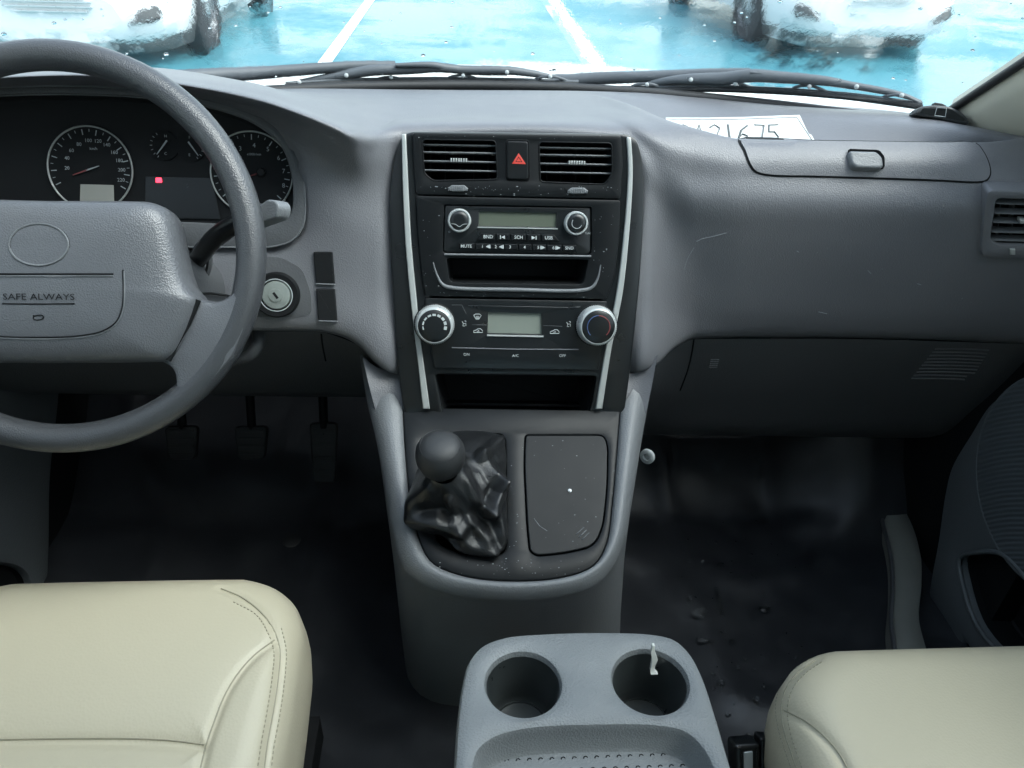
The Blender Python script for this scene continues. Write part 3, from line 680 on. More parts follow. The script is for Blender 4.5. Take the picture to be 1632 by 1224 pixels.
text('km/h', DP, 149, 237, 4.5, M['dimprint'], g, h=.0017)
def needle(g, px0, py0, px1, py1, tail, m, hub=True):
    a, b = DP.uv(px0, py0, .004), DP.uv(px1, py1, .004); d = (b - a).normalized(); q = V((-d.y, d.x))
    prism('needle', DP, [a - d * tail + q * .0009, b + q * .0004, b - q * .0004, a - d * tail - q * .0009], .0035, .0046, 0, m, g, smooth=False)
    if hub: lathe('needle_hub', DP, a, [(.005, .0015), (.005, .005), (.004, .006), (.001, .0062)], M['soft'], g, 20)
needle(g, 140, 270.5, 116, 279, 0, M['redarc'], False); needle(g, 140, 270.5, 158, 264.5, .002, M['dimprint'], False)
prism('odometer', DP, DP.ol([(128, 293.5), (181, 295), (182, 325), (127, 323)], .002), .001, .002, .0003, M['odo'], g)
g, c, r = gauge(402, 276, 65, 'tachometer')
for i in range(9):
    tick(g, c, r, 218 - i * 32.5, .80, .93, .0005, M['dimprint'])
    if i < 8:
        for q in (.33, .66): tick(g, c, r, 218 - (i + q) * 32.5, .87, .93, .0003, M['dimprint'])
for s, x, y in (('3', 383, 237), ('4', 405, 232), ('5', 427, 238), ('6', 444, 252), ('7', 452, 273), ('8', 452, 296)): text(s, DP, x, y, 7.5, M['dimprint'], g, h=.0017)
text('x1000r/min', DP, 405, 246, 4, M['dimprint'], g, h=.0017, squeeze=.9)
needle(g, 416, 274.5, 391, 283, 0, M['red'])
needle(g, 416, 274.5, 391, 283, 0, M['redarc'], False)
for (x, y, s) in ((262, 232, -1), (304, 234, 1)):
    sg = lathe('small_gauge', DP, DP.uv(x, y), [(.017, 0), (.017, .0012), (.001, .0014)], M['pit'], ic, 32); cc = DP.uv(x, y); 
    for i in range(7): tick(sg, cc, .0165, (120 + i * 20) if s < 0 else (60 - i * 20), .82, .97, .0003, M['dimprint'])
    needle(sg, x + (-s) * 4, y - 8, x + s * 12, y + 14, 0, M['dimprint'], False)
    text('H' if s < 0 else 'F', DP, x - s * 2, y - 15, 4.5, M['dimprint'], sg, h=.0018); text('C' if s < 0 else 'E', DP, x - s * 2, y + 13, 4.5, M['dimprint'], sg, h=.0018)
prism('warning_lamp', DP, rr(DP.ol([(248, 283), (257, 283), (258, 291), (248, 291)], .002), .0012), .0005, .0022, .0003, M['redglow'], ic)
pl2 = DP.ol([(232, 281), (338, 284), (352, 350), (232, 347)]); prism('warning_panel', DP, rr(pl2, .002), 0, .001, .0004, M['black'], ic)

# ================================================================== IGNITION LOCK
pl = plane_at(DB, 446, 470); ig = thing('ignition_lock', 'ignition lock with pale metal face and key slot right of the steering wheel', 'ignition lock', tuple(pl.o))
rec = rr(pl.ol([(392, 409), (450, 410), (484, 428), (497, 470), (498, 508), (470, 512), (392, 512)], .001), .012)
drape('surround', DB, rr([(388, 409), (448, 410), (482, 428), (496, 468), (497, 500), (480, 505), (388, 505)], 12), .0008, .002, M['dash_low'], ig, 10)
c = pl.uv(441, 470, .004); rr_ = (pl.uv(441 + 36, 470, .004) - c).length
lathe('collar', pl, c, [(rr_ * 1.04, -.005), (rr_ * 1.02, .006), (rr_ * .96, .009), (rr_ * .74, .0085), (rr_ * .68, .004), (rr_ * .66, .0)], M['soft'], ig, 48)
lk = lathe('lock_face', pl, c, [(rr_ * .66, 0), (rr_ * .64, .008), (rr_ * .6, .0095), (rr_ * .3, .0102), (rr_ * .29, .0112), (.001, .0114)], M['lock'], ig, 48)
a = math.radians(125); d = V((math.cos(a), math.sin(a))) * .0042; q = V((-d.y, d.x)) * .35
prism('key_slot', pl, [c + d + q, c + d - q, c - d - q, c - d + q], .010, .0117, 0, M['pit'], lk, smooth=False)
tube('collar_edge', [pl.w((c.x + rr_ * .72 * math.cos(t), c.y + rr_ * .72 * math.sin(t)), .0085) for t in [2 * math.pi * k / 48 for k in range(48)]], .0007, M['dimprint'], ig, 5, True)

# ================================================================== CENTRE STACK
SA, SBt = V((0, .932, .776)), V((0, .802, .456)); SP = Pl(SA, (1, 0, 0), SA - SBt)
cs = thing('centre_stack', 'black centre stack with silver side strips in the middle of the dashboard', 'centre stack', tuple(SP.w((0, -.34))))
so = [(655, 209), (1000, 213), (1016, 222), (1025, 255), (1028, 320), (1022, 430), (1013, 520), (1004, 600), (995, 662), (986, 669), (943, 655), (938, 676), (706, 672), (692, 655), (645, 664), (637, 620), (630, 540), (624, 440), (620, 360), (621, 300), (628, 245), (640, 216)]
low = [(694, 597), (951, 600), (944, 640), (936, 668), (930, 671), (715, 669), (708, 664)]
so2 = rr(SP.ol(so, .004), [.012, .01, .012, .02, .03, .03, .03, .03, .01, .004, .003, .003, .003, .003, .006, .02, .03, .03, .03, .03, .02, .02])
lowl = rr(SP.ol(low, .004), .004)
ctr_h = SP.ol([(665, 219), (983, 223), (983, 310), (973, 440), (958, 476), (948, 583), (702, 581), (686, 478), (673, 400), (668, 310)], .004)
plate('bezel', SP, so2, [lowl, ctr_h], .004, -.035, .003, M['black'], cs, .02)
pocket('lower_pocket', SP, lowl, -.01, .075, .004, M['pit'], cs, (0, -.004))
mb = MB(); a, b = SP.uv(706, 645, -.06), SP.uv(940, 648, -.06); mb.add(*prism_data(SP, [a, b, b + V((0, .004)), a + V((0, .004))], -.075, -.055, .001)); mb.build('pocket_ledge', M['panel'], cs)
def strip(l, r_):
    a = spline([(x, y) for x, y in l], 6); b = spline([(x, y) for x, y in r_], 6); return [SP.uv(p.x, p.y, .008) for p in a] + [SP.uv(p.x, p.y, .008) for p in b[::-1]]
prism('trim_strip', SP, strip([(640, 214), (641.5, 290), (646, 387), (653.5, 472), (660.5, 533), (674, 652)], [(647, 213), (650.5, 290), (655.5, 387), (663.5, 472), (669.5, 533), (685, 652)]), .003, .008, .0016, M['silver'], cs)
prism('trim_strip', SP, strip([(999, 218), (1001.5, 275), (993, 387), (982, 472), (966.5, 550), (949.5, 652)], [(1006, 219), (1009, 275), (1002, 387), (992, 472), (976, 550), (960, 652)]), .003, .008, .0016, M['silver'], cs)
vl = [(673, 222), (790, 224), (793, 286), (690, 288), (676, 276)]; vr = [(859, 226), (975, 228), (976, 276), (964, 294), (861, 290)]
vp = plate('vent_panel', SP, rr(SP.ol([(657, 211), (990, 216), (993, 262), (989, 317), (663, 310), (659, 262)], .008), .004), [rr(SP.ol(vl, .008), .005), rr(SP.ol(vr, .008), .005)], .008, .0, .0015, M['panel'], cs, .012)
for hol, ys, tx in ((vl, (231.4, 243.3, 257.5, 272), (718, 746)), (vr, (236, 247.5, 261.5, 275.4), (906, 934))):
    l = rr(SP.ol(hol, .008), .005); x0 = hol[0][0]; x1 = hol[1][0]
    av = pocket('air_vent', SP, l, -.002, .06, .003, M['pit'], cs)
    tube('vent_rim', [SP.w(p, .0082) for p in ccw(l)], .0009, M['panel'], av, 6, True)
    for k, y in enumerate(ys):
        a, b = SP.uv(x0 + 1, y, .002), SP.uv(x1 + 1, y + 2.2, .002)
        o = prism('slat', SP, [a, b, b + V((0, .0017)), a + V((0, .0017))], -.016, .003, .0006, M['console'], av)
        if k == 2:
            mb = MB(); q0, q1 = SP.uv(tx[0], y - 1, .004), SP.uv(tx[1], y - .4, .004)
            for j in range(7):
                c0 = q0.lerp(q1, j / 7); c1 = q0.lerp(q1, (j + .6) / 7); mb.add(*prism_data(SP, [c0 + V((0, -.0012)), c1 + V((0, -.0012)), c1 + V((0, .0032)), c0 + V((0, .0032))], -.002, .0062, .0005))
            mb.build('vane_tab', M['silver'], av)
    for k in range(5):
        xx = x0 + (x1 - x0) * (k + .5) / 5; a, b = SP.uv(xx, hol[0][1] + 2, -.02), SP.uv(xx, hol[3][1] - 2, -.02)
        prism('vane', SP, [a, b, b + V((.0012, 0)), a + V((.0012, 0))], -.04, -.02, .0003, M['soft'], av)
hz = prism('hazard_button', SP, rr(SP.ol([(808, 224), (842, 225), (843, 287), (808, 286)], .011), .004), .004, .011, .0018, M['panel'], cs)
tri = SP.ol([(826.5, 244), (838, 261.5), (816, 261)], .0112); tri2 = inset(ccw(tri), .0022)
plate('triangle', SP, tri, [tri2], .0114, .0109, .0001, M['red'], hz, .0003); prism('inner_triangle', SP, inset(ccw(tri), .003), .0109, .0113, 0, M['red'], hz, smooth=False)
tube('button_gap', [SP.w(p, .0083) for p in ccw(rr(SP.ol([(807, 223), (843, 224), (844, 288), (807, 287)], .008), .004))], .0008, M['pit'], hz, 5, True)
for x, y in ((730, 299), (921, 303)):
    sl = prism('shutter_slot', SP, rr(SP.ol([(x - 22, y - 3), (x + 22, y - 2), (x + 18, y + 3), (x - 18, y + 2)], .0085), .001), .007, .0086, .0003, M['pit'], cs)
    mb = MB()
    for j in range(11):
        a0 = -1 + 2 * j / 11; a1 = a0 + .13; mb.add(*prism_data(SP, [SP.uv(x + a0 * 16, y - 3 + 4 * a0 * a0, .011), SP.uv(x + a1 * 16, y - 3 + 4 * a1 * a1, .011), SP.uv(x + a1 * 16, y + 5, .011), SP.uv(x + a0 * 16, y + 5, .011)], .008, .0125 - .002 * a0 * a0, .0004))
    mb.add(*prism_data(SP, rr(SP.ol([(x - 17, y + 1), (x - 10, y - 4), (x + 10, y - 4), (x + 17, y + 2), (x + 9, y + 6), (x - 9, y + 6)], .010), .001), .007, .0112, .001))
    mb.build('shutter_wheel', M['console'], cs)

# ---------------- radio
rd = thing('radio', 'car radio with two silver-ringed knobs, dark display and rows of buttons', 'radio', tuple(SP.w((0, -.19))))
fas = [(663, 312), (989, 319), (987, 380), (980, 440), (967, 477), (677, 472), (670, 420), (665, 360)]
ro = [(708, 326), (943, 330), (943, 402), (938, 407), (710, 404), (706, 400)]; slot = [(712, 411), (938, 414), (931, 447), (926, 453), (722, 450), (716, 445)]
rol, sll = rr(SP.ol(ro, .009), .003), rr(SP.ol(slot, .009), .003)
plate('fascia', SP, rr(SP.ol(fas, .009), .003), [rol, sll], .009, .0, .0015, M['panel'], rd, .008)
pocket('storage_slot', SP, sll, .003, .06, .003, M['pit'], rd)
loopx = [(690, 418), (697, 440), (706, 454), (722, 459), (820, 462), (925, 463), (944, 458), (953, 444), (958, 422)]
tube('slot_lip', [SP.w(SP.uv(p.x, p.y, .011), .0092) for p in spline(loopx, 6)], [.0006 + .0020 * math.sin(math.pi * k / 48) for k in range(49)], M['console'], rd, 8)
a, b = SP.uv(708, 405.5, .01), SP.uv(942, 408.5, .01); tube('shelf_edge', [SP.w(a, .0098), SP.w(b, .0098)], .0014, M['console'], rd, 8)
dsp = rr(SP.ol([(764, 337), (887, 340), (886, 362), (763, 360)], .006), .001)
rp = plate('faceplate', SP, [p for p in inset(ccw(rol), .0006)], [dsp], .006, -.01, .0015, M['black'], rd, .004)
prism('display', SP, dsp, -.004, .0028, 0, M['lcd'], rd)
a, b = SP.uv(761, 362.5, .006), SP.uv(889, 365, .006); tube('display_edge', [SP.w(a, .0064), SP.w(b, .0064)], .0009, M['silver'], rd, 6)
for (x, y, sty) in ((732, 351.5, 0), (919, 356, 1)):
    c = SP.uv(x, y, .016); r = (SP.uv(x + 19, y, .016) - c).length
    kn = lathe('knob', SP, c, [(r * 1.0, .004), (r * 1.0, .012), (r * .98, .015), (r * .9, .0165), (r * .82, .0165), (r * .78, .0155)], M['chrome'], rd, 48)
    lathe('knob_face', SP, c, [(r * .80, .012), (r * .77, .0165), (r * .70, .0175), (r * .4, .018), (.0005, .0178)], M['black'], kn, 40)
    if sty == 0:
        tube('knob_line', [SP.w(c + V((r * .72 * math.cos(t) * 1.0, r * (-.25 + .0))), .0180) if abs(t) > 9 else SP.w(V((c.x + r * .7 * q, c.y - r * (.28 + .22 * math.exp(-(q * 3)**2)))), .0178) for q, t in [(-1 + 2 * k / 20, 0) for k in range(21)]], .00035, M['dimprint'], kn, 5)
    else:
        tube('knob_line', [SP.w(V((c.x + r * .42 * math.cos(t), c.y + r * .42 * math.sin(t))), .0181) for t in [math.radians(140 + 200 * k / 20) for k in range(21)]], .0004, M['dimprint'], kn, 5)
text('o', SP, 716, 369, 5, M['dimprint'], rd, h=.0062); text('TUNE', SP, 937, 372, 3.2, M['dimprint'], rd, h=.0062)
row1 = [('BND', 778), ('', 801), ('SCH', 826.5), ('', 851), ('USB', 874.5)]; e1 = [758, 790, 813, 839, 862, 893]
def sym(px, py, kind, pl, h, parent):
    mb = MB(); w = 3.0
    def tr(cx, s): mb.add([pl.w(p, h) for p in pl.ol([(cx - s * w, py - 3), (cx - s * w, py + 3), (cx + s * w, py)], h)], [(0, 1, 2)])
    def bar(cx): mb.add([pl.w(p, h) for p in pl.ol([(cx - .7, py - 3), (cx + .7, py - 3), (cx + .7, py + 3), (cx - .7, py + 3)], h)], [(0, 1, 2, 3)])
    if kind == 'prev': bar(px - 3.4); tr(px + .8, -1)
    if kind == 'next': tr(px - .8, 1); bar(px + 3.4)
    if kind == 'rw': tr(px, -1); bar(px + 4)
    if kind == 'ff': bar(px - 4); tr(px, 1)
    o = mb.build('symbol', M['white'], parent, smooth=False); return fixn(o)
for i, (s, x) in enumerate(row1):
    dy = (x - 826) * .018; xl, xr = e1[i] + .6, e1[i + 1] - .6; tl = xl + (9 if i == 0 else 0); tr_ = xr - (9 if i == 4 else 0)
    bt = prism('button', SP, rr(SP.ol([(xl, 384 + dy), (tl, 373 + dy), (tr_, 373 + dy), (xr, 384 + dy)], .011), .0006), .003, .011, .0012, M['panel'], rd)
    if s: text(s, SP, x, 378.4 + dy, 5.6, M['white'], bt, h=.0112, bold=.01)
    else: sym(x, 378.4 + dy, 'prev' if x < 826 else 'next', SP, .0113, bt)
row2 = [('MUTE', 743), ('1', 770), ('2', 791), ('3', 814), ('4', 837), ('5', 859), ('6', 883), ('SND', 907.5)]; e2 = [731, 757, 781, 803, 826, 848, 871, 896, 920]
for i, (s, x) in enumerate(row2):
    dy = (x - 826) * .018
    bt = prism('button', SP, rr(SP.ol([(e2[i] + .5, 399 + dy), (e2[i] + .5, 389 + dy), (e2[i + 1] - .5, 389 + dy), (e2[i + 1] - .5, 399 + dy)], .011), .0006), .003, .011, .0012, M['panel'], rd)
    text(s, SP, x if len(s) > 1 else x - 1, 394 + dy, 5.2, M['white'], bt, h=.0112, bold=.01)
    if s in '12' and len(s) == 1: sym(x + 7, 394 + dy, 'rw', SP, .0113, bt)
    if s in '56' and len(s) == 1: sym(x + 7, 394 + dy, 'ff', SP, .0113, bt)

# ---------------- climate control
cc_ = thing('climate_control', 'heater control panel with two large round knobs below the radio', 'climate control', tuple(SP.w((0, -.26))))
cf = [(677, 475), (968, 480), (962, 540), (954, 590), (692, 587), (684, 540)]
cdis = [(778, 498), (863, 500), (864, 533), (777, 531)]; cdl = rr(SP.ol(cdis, .008), .001)
plate('fascia', SP, rr(SP.ol(cf, .008), .003), [cdl], .008, .0, .0015, M['black'], cc_, .006)
prism('display', SP, cdl, -.004, .0042, 0, M['lcd2'], cc_)
a, b = SP.uv(776, 534.5, .008), SP.uv(866, 536.5, .008); tube('display_edge', [SP.w(a, .0084), SP.w(b, .0084)], .0013, M['silver'], cc_, 6)
for (x, y, sty) in ((693, 516.5, 0), (949.5, 518, 1)):
    c = SP.uv(x, y, .008); r = (SP.uv(x + 31.5, y, .008) - c).length; seg = 120
    lathe('knob_base', SP, c, [(r * 1.06, .003), (r * 1.06, .0095), (r * 1.0, .0105)], M['soft'], cc_, 48)
    kn = lathe('knob', SP, c, [(r, .006), (r, .009), (r * .985, .011, .0006), (r * .93, .024, .0006), (r * .90, .0255), (r * .86, .027), (r * .84, .0272)], M['chrome'], cc_, seg)
    for p_ in kn.data.polygons: pass
    c2 = c
    lathe('knob_face', SP, c, [(r * .85, .02), (r * .84, .0266), (r * .80, .0275), (r * .4, .0285), (.0005, .0287)], M['black'], kn, 48)
    if sty == 0:
        for k in range(9):
            t = math.radians(190 - k * 25); q = c + V((math.cos(t), math.sin(t))) * r * .56; w = .0008 + .0012 * k / 8; d = V((math.cos(t), math.sin(t))) * w * .9; e = V((-d.y, d.x)).normalized() * .0021
            prism('fan_mark', SP, [q + d + e, q + d - e, q - d - e, q - d + e], .0272, .0286, 0, M['white'], kn, smooth=False)
    else:
        for k, m_ in ((0, M['bluearc']), (1, M['redarc'])):
            tube('heat_mark', [SP.w(V((c.x + r * .56 * math.cos(t), c.y + r * .56 * math.sin(t))), .0285) for t in [math.radians((90 + 135 * q / 14) if k == 0 else (90 - 135 * q / 14)) for q in range(15)]], .0007, m_, kn, 5)
def line(pl, pts, r, m, parent, h, name='line'): return tube(name, [pl.w(pl.uv(x, y, h), h) for x, y in pts], r, m, parent, 5)
for pts in ([(720, 486), (736, 486), (743, 500)], [(746, 487), (905, 490)], [(909, 490), (925, 489)], [(752, 517.5), (776, 518)], [(866, 519), (896, 520)]): line(SP, pts, .0004, M['dash_low'], cc_, .008, 'button_gap')
line(SP, [(720, 554), (820, 556.5), (922, 557)], .0008, M['dash'], cc_, .0082, 'panel_line')
def icon(kind, px, py):
    mb = MB(); h = .0083; P = lambda pts: [SP.w(SP.uv(px + x, py + y, h), h) for x, y in pts]
    def t(pts): mb.add(*tube_data(P(pts), .00042, 5))
    if kind == 'defrost': t([(-6, -2), (-3, -4), (3, -4), (6, -2), (3, 3), (-3, 3), (-6, -2)]); t([(-2, 5), (-2, -1)]); t([(0, 5), (0, -1)]); t([(2, 5), (2, -1)])
    if kind == 'car': t([(-7, 3), (-7, 0), (-3, -1), (0, -3), (4, -3), (7, 0), (7, 3), (-7, 3)]); t([(-2, 1), (2, 1), (0, -1)])
    if kind == 'man': t([(-3, -3), (-1, 0), (3, 0), (3, 4)]); t([(-1, 0), (-2, 4), (1, 4)]); t([(1, -4), (3, -4), (3, -2)])
    mb.build('icon', M['white'], cc_)
icon('defrost', 761, 504.5); icon('car', 762, 527); icon('car', 884, 528.5); icon('man', 739.5, 515.5); icon('man', 906, 516.5)
text('ON', SP, 743.5, 565, 4.6, M['white'], cc_, h=.0083); text('A/C', SP, 821.5, 567, 4.6, M['white'], cc_, h=.0083); text('OFF', SP, 896.5, 567, 4.6, M['white'], cc_, h=.0083)

# ================================================================== FLOOR CONSOLE
CP = Pl((0, .80, .452), (1, 0, 0), (0, .80 - .612, .452 - .362))
fc = thing('floor_console', 'light grey floor console with black top panel below the centre stack', 'console', (0, .75, 0))
pan = [(641, 650), (645, 720), (652, 790), (664, 850), (686, 896), (736, 919), (820, 928), (905, 920), (947, 902), (967, 868), (977, 800), (984, 720), (989, 655)]
outr = [(572, 560), (585, 640), (599, 700), (614, 780), (626, 850), (645, 908), (690, 940), (760, 953), (820, 957), (890, 951), (945, 936), (977, 905), (996, 860), (1009, 790), (1020, 720), (1034, 640), (1048, 560)]
A = resample(spline([tuple(p) for p in CP.ol(pan)], 8), 70); B = resample(spline([tuple(p) for p in CP.ol(outr, -.012)], 8), 70)
bz = [(-.185, 1.22), (-.18, 1.0), (-.172, .85), (-.168, .78), (-.155, .725), (-.12, .692), (0, .680), (.12, .692), (.16, .725), (.175, .78), (.178, .85), (.185, 1.0), (.19, 1.22)]
D = resample(spline(bz, 8), 70)
loops = []
loops.append([CP.w(p, -.012) for p in A]); loops.append([CP.w(p, .002) for p in A])
for t, h in ((.1, .0055), (.28, .008), (.5, .0065), (.72, .001), (.9, -.006), (1.0, -.013)): loops.append([CP.w(a.lerp(b, t), h) for a, b in zip(A, B)])
top = loops[-1]; bot = [V((p.x, p.y, -.01)) for p in D]
for t, k in ((.03, 0), (.08, .001), (.14, .002), (.22, .004), (.32, .005), (.45, .006), (.75, .004), (1, 0)):
    loops.append([a.lerp(b, t) + V((k * (1 if a.x > 0 else -1), .020 * math.sin(math.pi * min(1, t * 1.15)) ** .6 * sstep((.74 - a.y) / .10) if t < .87 else 0, 0)) for a, b in zip(top, bot)])
v, f = rings(loops, False); fixn(mk('body', v, f, M['console'], fc, sharp=0)); 
pano = ccw([CP.uv(*p) for p in pan] + []); panl = spline([tuple(p) for p in CP.ol(pan)], 6)
boot_h = rr(CP.ol([(668, 700), (695, 690), (800, 691), (806, 700), (808, 872), (800, 884), (735, 884), (700, 868), (684, 830), (672, 760)], .003), .006)
lid_l = [(838, 694), (962, 694), (968, 712), (967, 780), (960, 840), (946, 870), (900, 881), (856, 885), (845, 878), (841, 840), (836, 740)]
lidl = rr(CP.ol(lid_l, .003), [.004, .008, .01, .03, .02, .015, .02, .006, .004, .02, .02])
plate('top_panel', CP, inset(ccw(panl), .001), [boot_h, inset(ccw(lidl), -.0012)], .003, -.02, .002, M['panel'], fc, .012)
pocket('panel_well', CP, boot_h, -.004, .03, .001, M['pit'], fc)
ld_ = prism('storage_lid', CP, lidl, -.02, .0038, .0012, M['panel'], fc); ld_['label'] = 'black storage lid with three diagonal ribs'
prism('lid_gap', CP, inset(ccw(lidl), -.003), -.03, -.010, 0, M['pit'], fc)
for k in range(3):
    a, b = CP.uv(918 + k * 4.5, 852 + k * 4.2, .004), CP.uv(931 + k * 4, 840 + k * 4.5, .004); tube('rib', [CP.w(a, .0038), CP.w(b, .0038)], .0006, M['console'], ld_, 5)
lathe('screw', CP, CP.uv(908, 782, .004), [(.0026, .003), (.0024, .005), (.0012, .0056), (.0002, .0057)], M['chrome'], ld_, 14)
tube('scratch', [CP.w(CP.uv(x, y, .004), .00385) for x, y in ((851, 826), (860, 838), (872, 846))], .00035, M['scuff'], ld_, 4)
# back deck joining panel and stack, and side cheeks under the dash pillars
a = [(640, 668), (690, 659), (703, 674), (820, 680), (940, 677), (948, 659), (988, 668)]
for side in (0, 1):
    xs = [(578, 570), (600, 585), (626, 594), (640, 596)] if side == 0 else [(1048, 565), (1030, 585), (1012, 594), (1000, 596)]
    top = [PY(x, y, .838) for x, y in xs]; bt = [PY(x, y, .80) for x, y in ([(606, 675), (618, 678), (636, 672), (645, 664)] if side == 0 else [(1022, 680), (1010, 680), (993, 674), (986, 668)])]
    mid = [p.lerp(q, .5) + V((0, -.006, 0)) for p, q in zip(top, bt)]; en = [q + V((0, .06, -.02)) for q in bt]
    v, f = rings([spline([t_, m_, b_, e_], 6) for t_, m_, b_, e_ in zip(top, mid, bt, en)], False); fixn(mk('cheek', v, f, M['dash'], fc, sharp=0))
w0 = PX(1031, 728, .18); w = Pl(w0, (.75, -.65, 0), (0, .2, 1)); lathe('trim_clip', w, (0, 0), [(.0105, -.004), (.0105, .001), (.009, .002), (.005, .002), (.0045, -.001)], M['dimprint'], fc, 24)

# ---------------- gear lever
gk = CP.uv(742, 800); KN = PY(702, 727, .655)
gl = thing('gear_lever', 'gear lever with round grey knob and crumpled black leather boot', 'gear lever', tuple(CP.w(gk)))
ax = V((-.12, -.25, .95)).normalized(); kp = Pl(KN, V((1, 0, 0)), ax.cross(V((1, 0, 0))))
kr = 40 / FPX * (KN - CAM).dot(FW)
prof = [(kr * .45, -kr * 1.15), (kr * .62, -kr * .85), (kr * .86, -kr * .5), (kr * .98, -kr * .15), (kr * 1.0, kr * .1), (kr * .97, kr * .38), (kr * .86, kr * .62), (kr * .80, kr * .70), (kr * .785, kr * .69), (kr * .77, kr * .72), (kr * .5, kr * .84), (kr * .25, kr * .885), (.0005, kr * .90)]
kb = lathe('knob', kp, (0, 0), prof, M['knob'], gl, 48, sharp=60)
tube('shaft', [KN - ax * kr * .9, CP.w(gk, .02)], .007, M['soft'], gl, 12)
# boot: outlines drawn ring by ring from the frame to the collar
ol0 = [(704, 694), (795, 694), (803, 705), (805, 790), (806, 870), (795, 882), (735, 880), (712, 860), (690, 835), (676, 790), (684, 730)]
ol1 = [(700, 693), (797, 696), (805, 720), (806, 795), (805, 868), (788, 884), (738, 880), (728, 852), (668, 845), (648, 828), (668, 745)]
ol2 = [(690, 712), (772, 708), (796, 745), (800, 790), (785, 826), (760, 836), (726, 842), (690, 838), (664, 828), (652, 808), (668, 752)]
ol3 = [(688, 735), (750, 728), (770, 755), (772, 785), (762, 805), (740, 812), (714, 812), (690, 808), (674, 794), (668, 775), (674, 748)]
NB = 200
def ring_b(ol, h, pull):
    q = resample(spline([tuple(p) for p in CP.ol(ol, h)], 8, True), NB, True); return [CP.w(p, h) for p in q]
L0 = ring_b(ol0, -.004, 0); L0b = ring_b(ol0, .004, 0); L1 = ring_b(ol1, .012, 0); L2 = ring_b(ol2, .030, 0); L3 = ring_b(ol3, .045, 0)
cc0 = KN - ax * kr * 1.0; s0 = V((1, 0, 0)); tq = ax.cross(s0)
def align(ref, l):
    k = min(range(NB), key=lambda k_: (l[k_] - ref[0]).length); return l[k:] + l[:k]
L4 = [cc0 + (V((CP.ex * math.cos(t) + CP.ey * math.sin(t)))) * .019 for t in [2 * math.pi * k / NB for k in range(NB)]]
if True:
    base = [L0, L0b, L1, L2, L3]
    c_ = CP.w(gk); 
    def ang(p): d = p - c_; return math.atan2(d.dot(CP.ey), d.dot(CP.ex))
    a0 = ang(L3[0]); sgn = 1 if area2([((p - c_).dot(CP.ex), (p - c_).dot(CP.ey)) for p in L3]) > 0 else -1
    cL3 = sum(L3, V((0, 0, 0))) / NB; d0 = L3[0] - cL3; a0 = math.atan2(d0.dot(CP.ey), d0.dot(CP.ex))
    L4 = [cc0 + (CP.ex * math.cos(a0 + sgn * t) + CP.ey * math.sin(a0 + sgn * t)) * .016 for t in [2 * math.pi * k / NB for k in range(NB)]]
cols = [spline([base[i][k] for i in range(5)] + [L4[k]], 14) for k in range(NB)]
ctr = CP.w(gk, .02)
RIDGE = [([(803, 698), (785, 712), (769, 727)], .007, 9), ([(769, 727), (784, 750), (798, 772)], .012, 10), ([(798, 772), (791, 795), (783, 818)], .011, 9), ([(783, 818), (762, 795), (738, 752)], .008, 9),
         ([(738, 858), (752, 872), (800, 884)], .006, 9), ([(735, 850), (748, 832), (760, 838), (776, 862)], .006, 9), ([(655, 800), (690, 775), (705, 765)], .007, 14), ([(650, 830), (690, 836), (728, 848)], .007, 12), ([(716, 800), (722, 822), (735, 845)], .005, 8),
         ([(785, 830), (792, 855), (800, 880)], -.007, 8), ([(700, 775), (706, 805), (712, 820)], -.006, 10), ([(745, 735), (760, 775), (772, 800)], -.006, 9), ([(780, 735), (790, 745), (800, 750)], -.005, 9), ([(672, 815), (700, 812), (725, 822)], -.006, 10), ([(760, 815), (770, 832), (785, 842)], -.009, 10), ([(790, 770), (780, 790), (775, 800)], -.006, 7), ([(700, 858), (725, 862), (735, 856)], -.006, 8)]
def segd(x, y, pts):
    b = 1e9
    for (ax_, ay_), (bx_, by_) in zip(pts, pts[1:]):
        dx, dy = bx_ - ax_, by_ - ay_; t = max(0, min(1, ((x - ax_) * dx + (y - ay_) * dy) / (dx * dx + dy * dy))); b = min(b, math.hypot(x - ax_ - t * dx, y - ay_ - t * dy))
    return b
for k in range(NB):
    n_ = len(cols[k])
    for i in range(n_):
        t = i / (n_ - 1); env = sstep((t - .1) / .15) * sstep((1 - t) / .12)
        p = cols[k][i]; out = (p - ctr).normalized() * .5 - ray(*proj(p)).normalized() * .7; qx, qy = proj(p); d_ = 0
        for pts, amp, wd in RIDGE: d_ += amp * max(0, 1 - segd(qx, qy, pts) / (wd * 1.5))
        th = 2 * math.pi * k / NB
        d_ += .0035 * noise.noise(V((math.cos(th) * 2.2, math.sin(th) * 2.2, t * 3.0)))
        cols[k][i] = p + out * env * d_
v, f = rings(cols + [cols[0]], False); fixn(mk('boot', v, f, M['leather'], gl, sharp=0))

